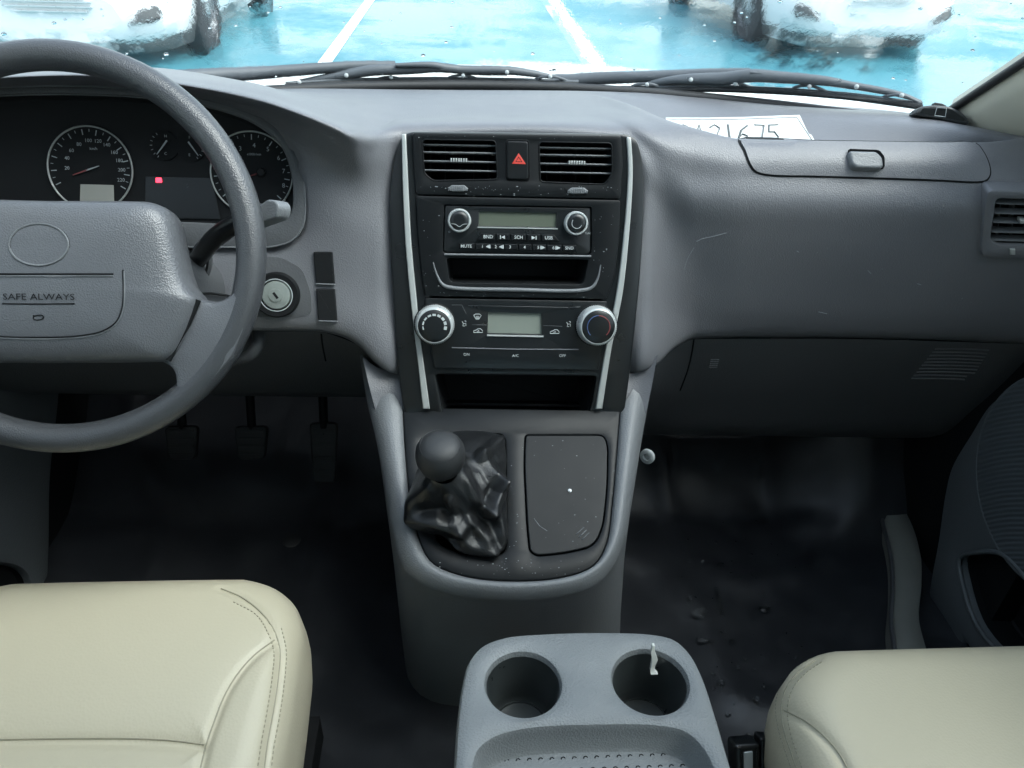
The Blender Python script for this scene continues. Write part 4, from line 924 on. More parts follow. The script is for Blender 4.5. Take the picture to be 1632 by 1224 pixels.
# ================================================================== CUP HOLDER CONSOLE between the seats
TZ = .335; TP = Pl((0, 0, TZ), (1, 0, 0), (0, 1, 0))
tr = thing('cup_holder_console', 'grey plastic cup holder tray between the two seats', 'cup holder tray', (0.05, .35, 0))
to = [(723, 1224), (728, 1150), (736, 1090), (747, 1050), (768, 1026), (805, 1012), (870, 1006), (960, 1004), (1040, 1007), (1076, 1016), (1100, 1037), (1120, 1072), (1140, 1130), (1158, 1190), (1168, 1224)]
tp_ = spline([tuple(p) for p in TP.ol(to)], 5); x0, x1 = tp_[0].x, tp_[-1].x
outer = [V((x0 + .004, .12))] + tp_ + [V((x1 - .004, .12))]
outer = ccw(outer)
cups = []
for (x, y) in ((834, 1087), (1037, 1083)):
    c = TP.uv(x, y); rc = (TP.uv(x + 58.5, y) - TP.uv(x - 58.5, y)).length / 2; cups.append((c, rc, [V((c.x + rc * math.cos(2 * math.pi * k / 56), c.y + rc * .97 * math.sin(2 * math.pi * k / 56))) for k in range(56)]))
rec = [(756, 1224), (764, 1196), (788, 1176), (840, 1162), (950, 1156), (1055, 1158), (1094, 1168), (1122, 1196), (1136, 1224)]
rp_ = spline([tuple(p) for p in TP.ol(rec)], 5); recl = ccw([V((rp_[0].x + .003, .15))] + rp_ + [V((rp_[-1].x - .003, .15))])
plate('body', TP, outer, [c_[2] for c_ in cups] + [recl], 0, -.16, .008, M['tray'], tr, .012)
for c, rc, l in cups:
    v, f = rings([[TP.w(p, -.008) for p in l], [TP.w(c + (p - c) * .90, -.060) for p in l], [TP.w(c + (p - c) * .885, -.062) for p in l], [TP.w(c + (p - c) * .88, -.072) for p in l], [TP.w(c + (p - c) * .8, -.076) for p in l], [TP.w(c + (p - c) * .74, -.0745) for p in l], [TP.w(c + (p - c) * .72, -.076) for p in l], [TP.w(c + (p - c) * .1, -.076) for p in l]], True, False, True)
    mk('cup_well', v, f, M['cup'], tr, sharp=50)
tm = pocket('tray_mat', TP, recl, -.009, .026, .004, M['tray'], tr)
mb = MB()
ya = TP.uv(950, 1190, -.035).y
for r_ in range(12):
    y = ya - r_ * .0118
    for q in range(-9, 10):
        x = TP.uv(950, 1190).x + (q + (.5 if r_ % 2 else 0)) * .0112; cpt = V((x, y))
        if abs(x - TP.uv(950, 1190).x) > .085 + .004 * min(r_, 4): continue
        mb.add(*tube_data([TP.w(cpt + V((.0022 * math.cos(t), .0022 * math.sin(t))), -.0348) for t in [math.radians(20 + 55 * k) for k in range(4)]], .0006, 4))
setp(mb.build('tread_dots', M['soft'], tm), kind='stuff')
# thin tape scrap in right cup
c, rc, l = cups[1]
M['tape'] = mat('pale_residue', (.62, .64, .60), .5, var=.1, vscale=80)
tape = [(1042, 1030, .4), (1041, 1040, .7), (1044, 1052, 1), (1041, 1062, .7), (1040, 1070, .8), (1043, 1075, 1.3)]
mb = MB(); L = []
for x, y, w_ in tape:
    p = PZ(x, y, TZ - .012 - (y - 1030) * .0009); yy = c.y + math.sqrt(max(0, (rc * .97)**2 - (p.x - c.x)**2)) * .965; d = ray(x, y); p = CAM + d * ((yy - .002 * (y - 1028) / 10 - CAM.y) / d.y)
    L.append([p + V((-.0030 * w_, 0, 0)), p + V((.0030 * w_, 0, 0)), p + V((.0030 * w_, .004, 0)), p + V((-.0030 * w_, .004, 0))])
fixn(mk('dried_residue', *rings(L, True, True, True), M['tape'], tr))
wt = MB(); wt.add(*lathe_data(TP, c, [(rc * .85, -.0745), (rc * .83, -.0742), (.001, -.0742)], 40)); wt.build('water_film', M['water'], tr)

# ================================================================== SEATS
def make_seat(name, label, xl, xr, yf, yb, zt, rc, seams, stitches):
    t = thing(name, label, 'seat', ((xl + xr) / 2, (yf + yb) / 2, 0))
    base = [(xl + .02, yb), (xr - .02, yb), (xr, yf - .18), (xr - .012, yf - .035), (xl + .012, yf - .035), (xl, yf - .18)]
    ol = rr(base, [.05, .05, .12, rc, rc, .12], 10); mid = V(((xl + xr) / 2, yf - .02)); 
    ol = [V((p.x, p.y + (.035 * (1 - ((p.x - mid.x) / ((xr - xl) / 2))**2) if p.y > yf - .30 else 0))) for p in ol]
    ol = resample(ccw(ol), 400, True); cen = V(((xl + xr) / 2, (yf + yb) / 2))
    prof = [(k / 44, 0) for k in range(0, 40)]
    lp = []
    def top(p, s):
        u = (p.x - cen.x) / ((xr - xl) / 2); v_ = (p.y - yb) / (yf - yb)
        return zt + .012 * (1 - abs(u)**2.5) * .5 - .02 * max(0, 1 - abs(v_ - .72) / .5) * 0 + .016 * math.exp(-((v_ - .80) / .17)**2) - .01 * math.exp(-((abs(u) - .0) / .6)**2) * (v_ < .6)
    ER = .055
    ss = [.02] + [.03 + .93 * (k / 96) for k in range(97)] + [.97, .985, .995, 1.0]
    for s in ss:
        l = []
        for p in ol:
            q = cen + (p - cen) * s; dist = (p - q).length * 1.0
            dr = 0
            if dist < ER: x = 1 - dist / ER; dr = ER * .82 * (1 - math.sqrt(max(0, 1 - x * x)))
            l.append(V((q.x, q.y, top(q, s) - dr)))
        lp.append(l)
    for s, dz in ((1.008, -.066), (1.01, -.085), (1.0, -.12), (.97, -.16), (.95, -.18)):
        lp.append([V(((cen + (p - cen) * s).x, (cen + (p - cen) * s).y, top(p, 1) + dz)) for p in ol])
    tmp = mk('tmp', *rings(lp, True, True, False), None); b = bvh_of(tmp); bpy.data.objects.remove(tmp)
    lines = []
    for pts, wide in seams: lines.append((drape_line(b, pts, 8), wide))
    flat = [(q, w_) for l, w_ in lines for q in resample(l, max(2, int(sum((a - c).length for a, c in zip(l, l[1:])) / .002)))]
    from mathutils import kdtree
    kd = kdtree.KDTree(len(flat))
    for i, (q, w_) in enumerate(flat): kd.insert(q, i)
    kd.balance()
    for l in lp[:-3]:
        for i, p in enumerate(l):
            q, idx, d = kd.find(p); w_ = flat[idx][1]
            if d < .03: l[i] = p - V((0, 0, .0042 * math.exp(-(d / .0045)**2) + w_ * math.exp(-(d / .016)**2)))
    v, f = rings(lp, True, True, False); cu = fixn(mk('cushion', v, f, M['cream'], t, sharp=0)); cb = bvh_of(cu)
    for pts, w_ in seams: tube('seam', drape_line(cb, pts, 8, .0002), .0008, M['creamseam'], cu, 5)
    mb = MB()
    for pts in stitches:
        l = drape_line(cb, pts, 10, .0002); n_ = int(sum((a - c).length for a, c in zip(l, l[1:])) / .0048); q = resample(l, n_)
        for i in range(n_ - 1): mb.add(*tube_data([q[i].lerp(q[i + 1], .2), q[i].lerp(q[i + 1], .72)], .0007, 4))
    setp(mb.build('stitching', M['creamseam'], cu), kind='stuff')
    bl_ = []
    for k in range(13):
        q = k / 12; hw = (xr - xl) / 2 * (.98 - .22 * q ** 3); zz = zt - .03 + .66 * q; yy = yb + .02 - .20 * q; th_ = .055 - .02 * q
        bl_.append([V((cen.x + hw * c_, yy + th_ * s_ - (.03 * (1 - c_ * c_) if s_ > 0 else 0), zz)) for c_, s_ in [(math.copysign(abs(math.cos(a)) ** .5, math.cos(a)), math.copysign(abs(math.sin(a)) ** .7, math.sin(a))) for a in [2 * math.pi * i / 36 for i in range(36)]]])
    fixn(mk('backrest', *rings(bl_, True, True, True), M['cream'], t, sharp=60))  # out of view; put in to block side light from the rear
    mbb = MB(); mbb.add(*box_data((cen.x, cen.y, zt - .22), xr - xl - .08, yf - yb - .06, .12)); mbb.build('seat_base', M['soft'], t)
    for s in (-1, 1):
        mbb = MB(); mbb.add(*box_data((cen.x + s * .17, cen.y, .03), .04, yf - yb - .05, .05)); mbb.build('seat_rail', M['soft'], t)
        for yy in (.1, -.1): mbb = MB(); mbb.add(*box_data((cen.x + s * .17, cen.y + yy, .1), .025, .05, .12)); mbb.build('seat_leg', M['soft'], t)
    return t, cb
SZ = .335
dr = PZ(489, 1110, SZ - .03).x; df = PZ(250, 930, SZ).y
so_ = [(352, 938), (385, 952), (415, 975), (436, 1003), (446, 1035), (444, 1075), (436, 1130), (426, 1185), (420, 1232)]
def shift(l, dx, dy=0): return [(x + dx, y + dy) for x, y in l]
st1 = [(385 - 14, 952 + 7), (408, 980), (426, 1007), (436, 1036), (434, 1076), (426, 1130), (416, 1185), (409, 1232)]
st2 = [(448, 1000), (456, 1036), (454, 1078), (447, 1132), (437, 1187), (431, 1232)]
drv = make_seat('driver_seat', 'cream leather driver seat cushion below the steering wheel', 2 * -.462 - dr + .006, dr - .006, df + .034, -.12, SZ, .14,
    [(so_, .0), ([(437, 1020), (405, 1044), (380, 1072), (358, 1108), (342, 1148), (329, 1186), (318, 1230)], .0015), ([(-60, 1180), (40, 1178), (120, 1177), (200, 1177), (270, 1180), (326, 1187)], .004)], [st1, st2])
pl_x = PZ(1216, 1150, SZ - .03).x; pf = PZ(1500, 1028, SZ).y
po_ = [(1300, 1052), (1272, 1072), (1252, 1098), (1245, 1128), (1250, 1165), (1261, 1200), (1272, 1232)]
psg = make_seat('passenger_seat', 'cream leather passenger seat cushion beside the door', pl_x + .010, pl_x + .50, pf + .026, -.12, SZ, .14,
    [(po_, .0), ([(1250, 1132), (1285, 1150), (1315, 1175), (1338, 1202), (1354, 1232)], .0015)], [shift(po_, 10, 3), shift(po_, -9, -2)])

# seat belt buckle by the passenger seat
bp_ = PZ(1192, 1206, .24); bk = thing('seat_belt_buckle', 'glossy black seat belt buckle between the tray and passenger seat', 'seat belt buckle', tuple(bp_))
bpl = Pl(bp_, (1, .1, 0), (0, .5, .87)); prism('housing', bpl, rr([(-.013, -.06), (.013, -.06), (.015, .012), (-.014, .014)], .004), -.02, 0, .004, M['black'], bk)
prism('reflection_strip', bpl, rr([(-.006, -.05), (.004, -.05), (.005, .006), (-.005, .006)], .001), 0, .002, .0005, M['chrome'], bk); prism('bracket', bpl, rr([(.016, -.06), (.03, -.06), (.032, .013), (.017, .016)], .003), -.02, -.004, .003, M['black'], bk)  # chrome strip put in for the pale reflection on the black housing

# ================================================================== STEERING WHEEL
wc = CAM + ray(92, 398) * .733
wpl = Pl(wc, (1, 0, 0), (0, math.sin(math.radians(30)), math.cos(math.radians(30))))
sw = thing('steering_wheel', 'grey plastic steering wheel with padded hub', 'steering wheel', tuple(wc))
RR = 326 / FPX * .733 - .0140
lp = []
for k in range(128):
    a = 2 * math.pi * k / 128; d = wpl.ex * math.cos(a) + wpl.ey * math.sin(a); l = []
    for j in range(20):
        b = 2 * math.pi * j / 20; l.append(wc + d * (RR + .0140 * math.cos(b)) + wpl.n * (.0155 * math.sin(b)))
    lp.append(l)
v, f = rings(lp + [lp[0]]); rim = mk('rim', v, f, M['wheel'], sw, sharp=0)
# hub pad: symmetric in the wheel's own axis
ph = .030; PPl = wpl.off(ph)
half = [(62, 315), (150, 315), (222, 316), (246, 322), (262, 338), (270, 365), (277, 400), (285, 435), (296, 462), (312, 476), (296, 520), (276, 560), (262, 577), (200, 579), (62, 580)]
c62 = PPl.uv(62, 400); hub_r = [PPl.uv(x, y) for x, y in half]
def mir(l): return l + [V((2 * c62.x - p.x, p.y)) for p in l[::-1][1:-1]]
hubo = ccw(spline([tuple(p) for p in rr(mir(hub_r), .006, 2)], 2, True)); hubo = resample(hubo, 200, True)
ctr = V((c62.x, PPl.uv(62, 447).y))
lp = []
prof = [(.93, -.062), (.99, -.045), (1.0, -.030), (1.0, -.018), (.975, -.010), (.94, -.0045), (.88, -.001), (.75, .003), (.55, .006), (.3, .0075), (.05, .008)]
for s, h in prof: lp.append([PPl.w(ctr + (p - ctr) * s, h) for p in hubo])
v, f = rings(lp, True, False, True); hub = fixn(mk('hub_pad', v, f, M['hub'], sw, sharp=0)); HB = bvh_of(hub)
el = [(62 + 47 * math.cos(2 * math.pi * k / 40), 390 + 33 * math.sin(2 * math.pi * k / 40)) for k in range(40)]
drape('badge_recess', HB, el, .0004, .001, M['hub'], hub, 8)
tube('badge_rim', [p for p in drape_line(HB, el + [el[0]], 1, .0002)], .0011, M['console'], hub, 6)
tube('badge_groove', [p for p in drape_line(HB, [el[k % 40] for k in range(19, 42)], 2, -.0003)], .0014, M['soft'], hub, 6)
seam(HB, [(-70, 437), (0, 437), (100, 437), (181, 437)], .0012, 'groove', M['soft'], hub, -.0002); seam(HB, [(-70, 440), (0, 440), (100, 440), (181, 440)], .0008, 'groove_edge', M['console'], hub, .0002)
cov = [(196, 430), (197, 460), (195, 490), (186, 512), (165, 527), (130, 535), (62, 538), (-10, 535), (-40, 527)]
seam(HB, cov, .0010, 'groove', M['soft'], hub, -.0001); seam(HB, shift(cov, 1.5, 2), .0007, 'groove_edge', M['console'], hub, .0002)
hp = plane_at(HB, 62, 474); hp = plane_at(HB, 66, 476)
text('SAFE ALWAYS', hp, 62, 473.5, 10.5, M['soft'], hub, h=.0008, squeeze=1.25, thick=.0003)
seam(HB, [(4, 484), (62, 484.5), (119, 484)], .0007, 'groove', M['soft'], hub, .0001)
seam(HB, [(54, 502), (54, 509), (66, 509), (70, 505), (66, 502), (54, 504)], .0006, 'horn_symbol', M['soft'], hub, .0002, 2)
# spokes
def spoke(mirror):
    def m_(u): return V((2 * c62.x - u.x, u.y)) if mirror else u
    outline = [(280, 470), (318, 477), (345, 482), (366, 470), (380, 450), (398, 470), (392, 520), (370, 570), (335, 612), (300, 640), (278, 625), (276, 590), (245, 570), (262, 540), (275, 505)]
    hS = .014; q = [m_(wpl.uv(x, y, hS)) for x, y in outline]
    return plate('spoke', wpl, rr(q, .008), [], hS, -.012, .007, M['hub'], sw)
spoke(False); spoke(True)
gapm = [wpl.off(.016).w(wpl.uv(x, y, .016)) for x, y in ((316, 478), (300, 515), (282, 548), (268, 574))]
tube('gap', gapm, .0028, M['pit'], sw, 6)
lathe('hub_back', wpl, c62 + V((0, -.03)), [(.06, -.075), (.062, -.05), (.06, -.02), (.03, -.018)], M['soft'], sw, 32)

# column shroud and wiper stalk
sh = thing('column_shroud', 'dark plastic shroud around the steering column behind the hub', 'column shroud', tuple(wpl.w(c62, -.1)))
sp_ = Pl(wpl.w(c62, -.045), wpl.ex, wpl.ey); lp = []
so3 = rr([(-.085, -.085), (.085, -.085), (.098, -.03), (.095, .0), (.07, .018), (-.07, .018), (-.095, .0), (-.098, -.03)], .025)
for s, h in ((.9, .004), (.98, 0), (1.0, -.01), (1.02, -.06), (1.05, -.12), (1.08, -.26)): lp.append([sp_.w(V(p) * s, h) for p in so3])
fixn(mk('shell', *rings(lp, True, True, True), M['dash_low'], sh, sharp=50)); lp = [sp_.w(V(p) * 1.005, -.02) for p in so3]
tube('shell_rim', lp, .004, M['dash_low'], sh, 8, True); tube('seam', [sp_.w((.1, -.035), -.005), sp_.w((.104, -.03), -.08), sp_.w((.108, -.03), -.2)], .0015, M['pit'], sh, 6)
stk = thing('wiper_stalk', 'black stalk with grey tip reaching out right behind the steering wheel', 'stalk', tuple(PY(322, 402, .80)))
path = [PY(306, 425, .83), PY(318, 410, .81), PY(336, 386, .79), PY(362, 365, .775), PY(392, 350, .765), PY(418, 338, .757)]
pth = spline(path, 6); tube('arm', pth, [.0092 + .001 * math.sin(i * .1) for i in range(len(pth))], M['black'], stk, 16)
tp0 = PY(422, 336, .75); tpl = Pl(tp0, PY(445, 325, .745) - PY(400, 347, .755), V((0, .45, .9)))
tipo = rr(tpl.ol([(396, 341), (428, 318), (441, 319), (447, 330), (443, 347), (402, 362)], .004), [.002, .002, .008, .008, .004, .002])
prism('tip', tpl, tipo, -.012, .006, .0022, M['console'], stk); text('G', tpl, 412, 333, 8, M['white'], stk, h=.0063); text('W', tpl, 413, 344, 5, M['white'], stk, h=.0063)
tube('boot_ring', [PY(322 + 12 * math.cos(t), 415 + 28 * math.sin(t), .815) for t in [2 * math.pi * k / 20 for k in range(20)]], .0035, M['dash_low'], stk, 6, True)
# tilt lever under the column
tl = thing('tilt_lever', 'dark steering tilt lever curving below the wheel', 'lever', tuple(PY(390, 545, .86))); tube('handle', spline([PY(375, 575, .87), PY(400, 565, .86), PY(412, 545, .865), PY(410, 522, .89)], 6), .008, M['dash_low'], tl, 10)

M['dust'] = mat('dust', (.22, .24, .25), .8, var=.3, vscale=300)
def specks(pl, h, boxes, parent):
    mb = MB()
    for (xa, ya, xb, yb_, n_) in boxes:
        for _ in range(n_):
            c = pl.uv(random.uniform(xa, xb), random.uniform(ya, yb_), h); r = random.choice((.00025, .0003, .0004, .0006)); e = random.uniform(.6, 2.2); a0 = random.random() * 3
            mb.add([pl.w(c + V((r * math.cos(a0 + k * 1.257) * e, r * math.sin(a0 + k * 1.257))), h + .0001) for k in range(5)], [(0, 1, 2, 3, 4)])
    setp(mb.build('dust_specks', M['dust'], parent, smooth=False), kind='stuff')
specks(SP, .0082, [(670, 296, 985, 312, 60), (660, 214, 985, 222, 12)], cs)
specks(SP, .0092, [(668, 330, 704, 460, 14), (946, 332, 980, 460, 18), (700, 466, 950, 474, 14)], rd)
specks(CP, .0032, [(700, 890, 930, 918, 40), (812, 700, 834, 880, 14), (972, 700, 982, 850, 8)], fc)
specks(CP, .0039, [(850, 700, 955, 870, 22)], ld_)
mb = MB()
for _ in range(90):
    h, n = cast(DB, random.uniform(1060, 1560), random.uniform(330, 520)); e = n.orthogonal().normalized(); b_ = n.cross(e); r = random.choice((.0003, .0004, .0006)); w_ = random.uniform(.5, 2)
    mb.add([h + n * .0002 + e * r * w_ * math.cos(k * 1.257) + b_ * r * math.sin(k * 1.257) for k in range(5)], [(0, 1, 2, 3, 4)])
setp(mb.build('dust_specks', M['dust'], dash, smooth=False), kind='stuff')

# ================================================================== FLOOR, PEDALS, SILL
gx, gy = 120, 110; rowsf = []
for i in range(gx + 1):
    x = -.85 + 1.65 * i / gx; l = []
    for j in range(gy + 1):
        y = -.3 + 1.61 * j / gy; z = 0
        z += 1.1 * max(0, y - 1.06) ** 1.25
        nn = noise.noise(V((x * 5, y * 6, 0))); z += .006 * nn + .004 * noise.noise(V((x * 14 + y * 6, y * 17, 2)))
        z += .010 * max(0, 1 - abs(noise.noise(V((x * 3.1 + 4, y * 2.7, 5)))) * 9)
        ed = max(0, abs(x) - .56); z += ed * .15
        if x > .52 and y > .98: z += 1.1 * (y - .98) * min(1, (x - .52) * 6)
        l.append(V((x, y, min(z, .42))))
    rowsf.append(l)
v, f = rings(rowsf, False); fl = mk('floor', v, f, M['floor'], None, sharp=0); fl['kind'] = 'structure'
FB = bvh_of(fl)
fw_ = thing('firewall', 'dark carpeted bulkhead behind the pedals', 'bulkhead', (0, 1.3, 0)); mb = MB(); mb.add(*box_data((0, 1.36, .26), 1.6, .06, .76)); mb.build('panel', M['pit'], fw_, smooth=False)
for k, (x, y, wd, lab, up) in enumerate(((289, 706, .058, 'dim rubber clutch pedal, nearest the driver door', 0), (400, 706, .058, 'dim rubber brake pedal between the other two pedals', 0), (516, 722, .05, 'narrow accelerator pedal nearest the floor console', 1))):
    p = PY(x, y, 1.10); pd = thing('pedal', lab, 'pedal', tuple(p), 'foot pedals under the steering wheel'); pp = Pl(p, (1, 0, 0), (0, .5, .86))
    hh = .03 if not up else .055; wv = wd / 2
    prism('pad', pp, rr([(-wv * .8, -hh), (wv * .8, -hh), (wv, hh), (-wv, hh)], .01), -.012, 0, .003, M['rubber'], pd)
    for q in range(4): prism('ridge', pp, [(-wv * .75, -hh * .7 + q * hh * .45), (wv * .75, -hh * .7 + q * hh * .45), (wv * .75, -hh * .55 + q * hh * .45), (-wv * .75, -hh * .55 + q * hh * .45)], 0, .002, .0006, M['rubber'], pd)
    tube('arm', [pp.w((0, hh * .6), -.008), p + V((0, .06, .12)), p + V((0, .08, .3))], .008, M['soft'], pd, 8)
# water on the mat
drops = [(1115, 978, 14), (1147, 975, 5), (1218, 972, 11), (1218, 948, 5), (1100, 955, 5), (1096, 963, 3), (1120, 1022, 10), (1166, 1024, 7), (1186, 1052, 5), (1176, 1066, 5), (1150, 1090, 6), (1217, 1097, 6), (1205, 1117, 6), (1137, 1075, 4), (1100, 895, 5), (1148, 902, 7), (1196, 885, 4), (1165, 915, 3), (1180, 922, 3), (1086, 921, 3), (1090, 880, 3), (1140, 865, 3), (1268, 1050, 4), (1195, 1175, 7), (1203, 1180, 4), (1156, 1006, 3), (1202, 1068, 3), (1246, 1084, 4), (1160, 1140, 4), (1200, 990, 3)]
for _ in range(60): drops.append((random.uniform(1030, 1300), random.uniform(830, 1180), random.choice((1.2, 1.6, 2, 2.5))))
mb = MB()
for x, y, rp in drops:
    h, n = cast(FB, x, y)
    if h is None or h.x > .56: continue
    r = rp / FPX * (h - CAM).dot(FW); e = V((1, random.uniform(-.5, .5), 0)); e = (e - n * e.dot(n)).normalized(); pl = Pl(h, e, n.cross(e)); ee = random.uniform(.75, 1.35); ss = random.random() * 6
    loops = []
    for s, hh in ((1.0, -.0004), (.95, .0006), (.75, .0014), (.4, .0019), (.05, .002)):
        loops.append([pl.w((s * r * math.cos(t) * (1 + .2 * math.sin(2 * t + ss) + .1 * math.sin(3 * t + ss)), s * r * ee * math.sin(t) * (1 + .15 * math.sin(3 * t + ss))), hh * min(3.2, 1.0 + r / .003)) for t in [2 * math.pi * k / 18 for k in range(18)]])
    mb.add(*rings(loops, True, False, True))
p = [cast(FB, x, y)[0] + V((0, 0, .0004)) for x, y in ((1141, 937), (1144, 950), (1147, 965), (1151, 982))]; mb.add(*tube_data(p, .004, 8, squash=.35))
setp(mb.build('water_drops', M['water']), 'clear water drops scattered over the passenger side floor', kind='stuff')
dc = thing('floor_plug', 'small black rubber plug in the driver side floor', 'plug', tuple(cast(FB, 465, 862)[0])); h, n = cast(FB, 465, 862); e = V((1, .3, 0)); lathe('disc', Pl(h, e, n.cross(e)), (0, 0), [(.016, -.002), (.016, .002), (.014, .003), (.001, .003)], M['rubber'], dc, 24)
# door sill and gap
sl = thing('sill_trim', 'scuffed beige-grey sill strip beside the passenger door', 'sill trim', (.64, .8, 0))
lp = []
cl = [(1404, 770), (1412, 830), (1424, 880), (1428, 930), (1426, 985), (1432, 1035), (1440, 1100)]
cr_ = [(1412, 768), (1452, 830), (1468, 880), (1470, 930), (1466, 985), (1478, 1035), (1500, 1100)]
ca = spline([PZ(x, y, .055) for x, y in cl], 5); cb_ = spline([PZ(x, y, .06) for x, y in cr_], 5)
for a, b in zip(ca, cb_): lp.append([a + V((0, 0, -.07)), a + V((-.002, 0, -.008)), a.lerp(b, .06) + V((0, 0, .002)), a.lerp(b, .4) + V((0, 0, .002)), a.lerp(b, .94) + V((0, 0, .002)), b + V((0, 0, -.004)), b + V((0, 0, -.09))])
fixn(mk('strip', *rings(lp, False), M['sill'], sl, sharp=0)); tube('carpet_edge', [p + V((-.004, 0, -.006)) for p in ca], .004, M['dash_low'], sl, 6)
kk = thing('kick_panel', 'black kick panel at the passenger footwell side', 'panel', (.66, 1.1, .2)); mb = MB(); mb.add(*box_data((.775, 1.03, .30), .05, .56, .74)); mb.build('panel', M['soft'], kk, smooth=False)
kk = thing('kick_panel', 'black kick panel at the driver footwell side', 'panel', (-.78, 1.1, .2)); mb = MB(); mb.add(*box_data((-.81, 1.03, .30), .05, .56, .74)); mb.build('panel', M['soft'], kk, smooth=False)

# ================================================================== DOORS
def door(side):
    s = side; X = .735 if s > 0 else -.775
    pl = Pl((X, 0, 0), (0, -s, 0), (0, 0, 1))
    lab = 'dark door with speaker grille and map pocket on the passenger side' if s > 0 else 'dark door panel on the driver side, mostly behind the wheel'
    t = thing('front_door', lab, 'door', (X, .5, 0))
    if s > 0:
        edge = [(1640, 615), (1590, 640), (1556, 690), (1524, 745), (1513, 790), (1503, 860), (1490, 930), (1482, 1000), (1480, 1060), (1486, 1130)]
        e = spline([tuple(p) for p in pl.ol(edge)], 6)
        pk = [(1530, 890), (1560, 880), (1600, 884), (1640, 925), (1700, 1010), (1740, 1100), (1640, 1075), (1560, 1000), (1535, 930)]
        pkl = ccw(spline([tuple(p) for p in pl.ol(pk, .012)], 5, True))
        outer = [V((e[0].x, .70))] + e + [V((e[-1].x, .03)), V((.35, .03)), V((.35, .70))]
        plate('panel', pl, outer, [pkl], .012, -.05, .010, M['door'], t, .014)
        pocket('map_pocket', pl, pkl, -.001, .05, .006, M['soft'], t, (0, -.01))
        tube('pocket_rim', [pl.w(p, .013) for p in pkl], .004, M['door'], t, 8, True)
        c = pl.uv(1668, 772, .02); r = (pl.uv(1668 - 118, 772, .02) - c).length
        q = [V((c.x + r * math.cos(a), c.y + r * .98 * math.sin(a))) for a in [2 * math.pi * k / 64 for k in range(64)]]
        sg = prism('speaker_grille', pl, q, .0, .0145, .003, M['speaker'], t); tube('grille_rim', [pl.w(p, .0125) for p in q], .0025, M['door'], sg, 8, True)
        mb = MB(); mb.add(*box_data((X + .01, -.0, .72), .05, 1.9, .10)); mb.build('window_ledge', M['door'], t)
    else:
        edge = [(90, 560), (85, 640), (72, 760), (70, 860), (68, 940), (70, 1020)]
        e = spline([tuple(p) for p in pl.ol(edge)], 6); outer = [V((e[0].x, .70))] + e + [V((e[-1].x, .03)), V((-.35, .03)), V((-.35, .70))]
        pk = [(-60, 895), (0, 898), (38, 908), (52, 930), (48, 960), (-20, 990), (-80, 980)]; pkl = ccw(spline([tuple(p) for p in pl.ol(pk, .012)], 5, True))
        plate('panel', pl, outer, [pkl], .012, -.05, .010, M['door'], t, .014); pocket('map_pocket', pl, pkl, -.001, .05, .004, M['pit'], t)
        mb = MB(); mb.add(*box_data((X - .01, -.0, .72), .05, 1.9, .10)); mb.build('window_ledge', M['door'], t)
    g = Pl((X, 0, 0), (0, 1, 0), (-s * .16, 0, 1))
    prism('window_glass', Pl((X + s * .02, .35, .78), (0, -s, 0), (-s * .14, 0, 1)), [(-.52, 0), (.62, 0), (.62, .56), (.0, .56)] if s > 0 else [(.52, 0), (-.62, 0), (-.62, .56), (0, .56)], 0, .004, 0, M['sideglass'], t, smooth=False)
    return t
door(1); door(-1)

# ================================================================== SHELF ITEMS
# paper
pz0 = PY(1062, 188, 1.13); 
pA, pB = PY(1061, 187.5, 1.10), PY(1275, 184.5, 1.105); e_ = pB - pA; d_ = ray(1293, 224); pC = CAM + d_ * ((pB - CAM).dot(e_) / d_.dot(e_)); pD = pA + (pC - pB)
pp = thing('paper_sheet', 'white paper sheet with a handwritten number on the dashboard shelf', 'paper', tuple(pA))
ppl = Pl(pA, pB - pA, pA - pD); W_ = (pB - pA).length; Hh = (pA - pD).length
outl = [(0, 0), (W_ * .3, -.0015), (W_ * .6, -.001), (W_, .002), (W_ + .0005, -Hh * .72), (W_ + .004, -Hh * .78), (W_ + .005, -Hh * 1.08), (0, -Hh * 1.08)]
prism('sheet', ppl, outl, -.0004, .0002, 0, M['paper'], pp, smooth=False)
tube('fold_line', [ppl.w((.004, -.004), .0004), ppl.w((W_ * .5, -.0065), .0004), ppl.w((W_ - .006, -.004), .0004), ppl.w((W_ + .001, -Hh), .0004)], .0005, M['pencil'], pp, 4)
GL = {'S': [(.9, .9), (.5, 1), (.1, .8), (.3, .55), (.8, .4), (.9, .15), (.5, 0), (.1, .1)], 'A': [(0, 0), (.45, 1), (.9, 0), (.7, .4), (.2, .4)], '2': [(.0, .85), (.4, 1.0), (.8, .8), (.6, .45), (.1, .05), (.9, 0)], '1': [(.3, 1), (.5, 0)], '6': [(.8, .95), (.3, .7), (.1, .3), (.4, 0), (.8, .15), (.8, .4), (.4, .5), (.12, .3)], '7': [(.1, 1), (.9, .95), (.75, .4), (.7, 0)], '5': [(.9, 1), (.15, .98), (.15, .6), (.6, .6), (.9, .35), (.7, .05), (.2, 0)]}
for ch, px in (('S', 1078), ('A', 1105), ('2', 1131), ('1', 1154), ('6', 1175), ('7', 1200), ('5', 1222)):
    o = ppl.uv(px, 222); up_ = ppl.uv(px, 200) - o; wd = ppl.uv(px + 20, 222) - o; pts = []
    for a, b in GL[ch]:
        q = ppl.uv(px + 20 * a, 199) ; o2 = ppl.uv(px + 20 * a, 230); pts.append(ppl.w(o2.lerp(q, b), .0006))
    tube('digit', pts, .0017, M['pencil'], pp, 5, squash=.35)
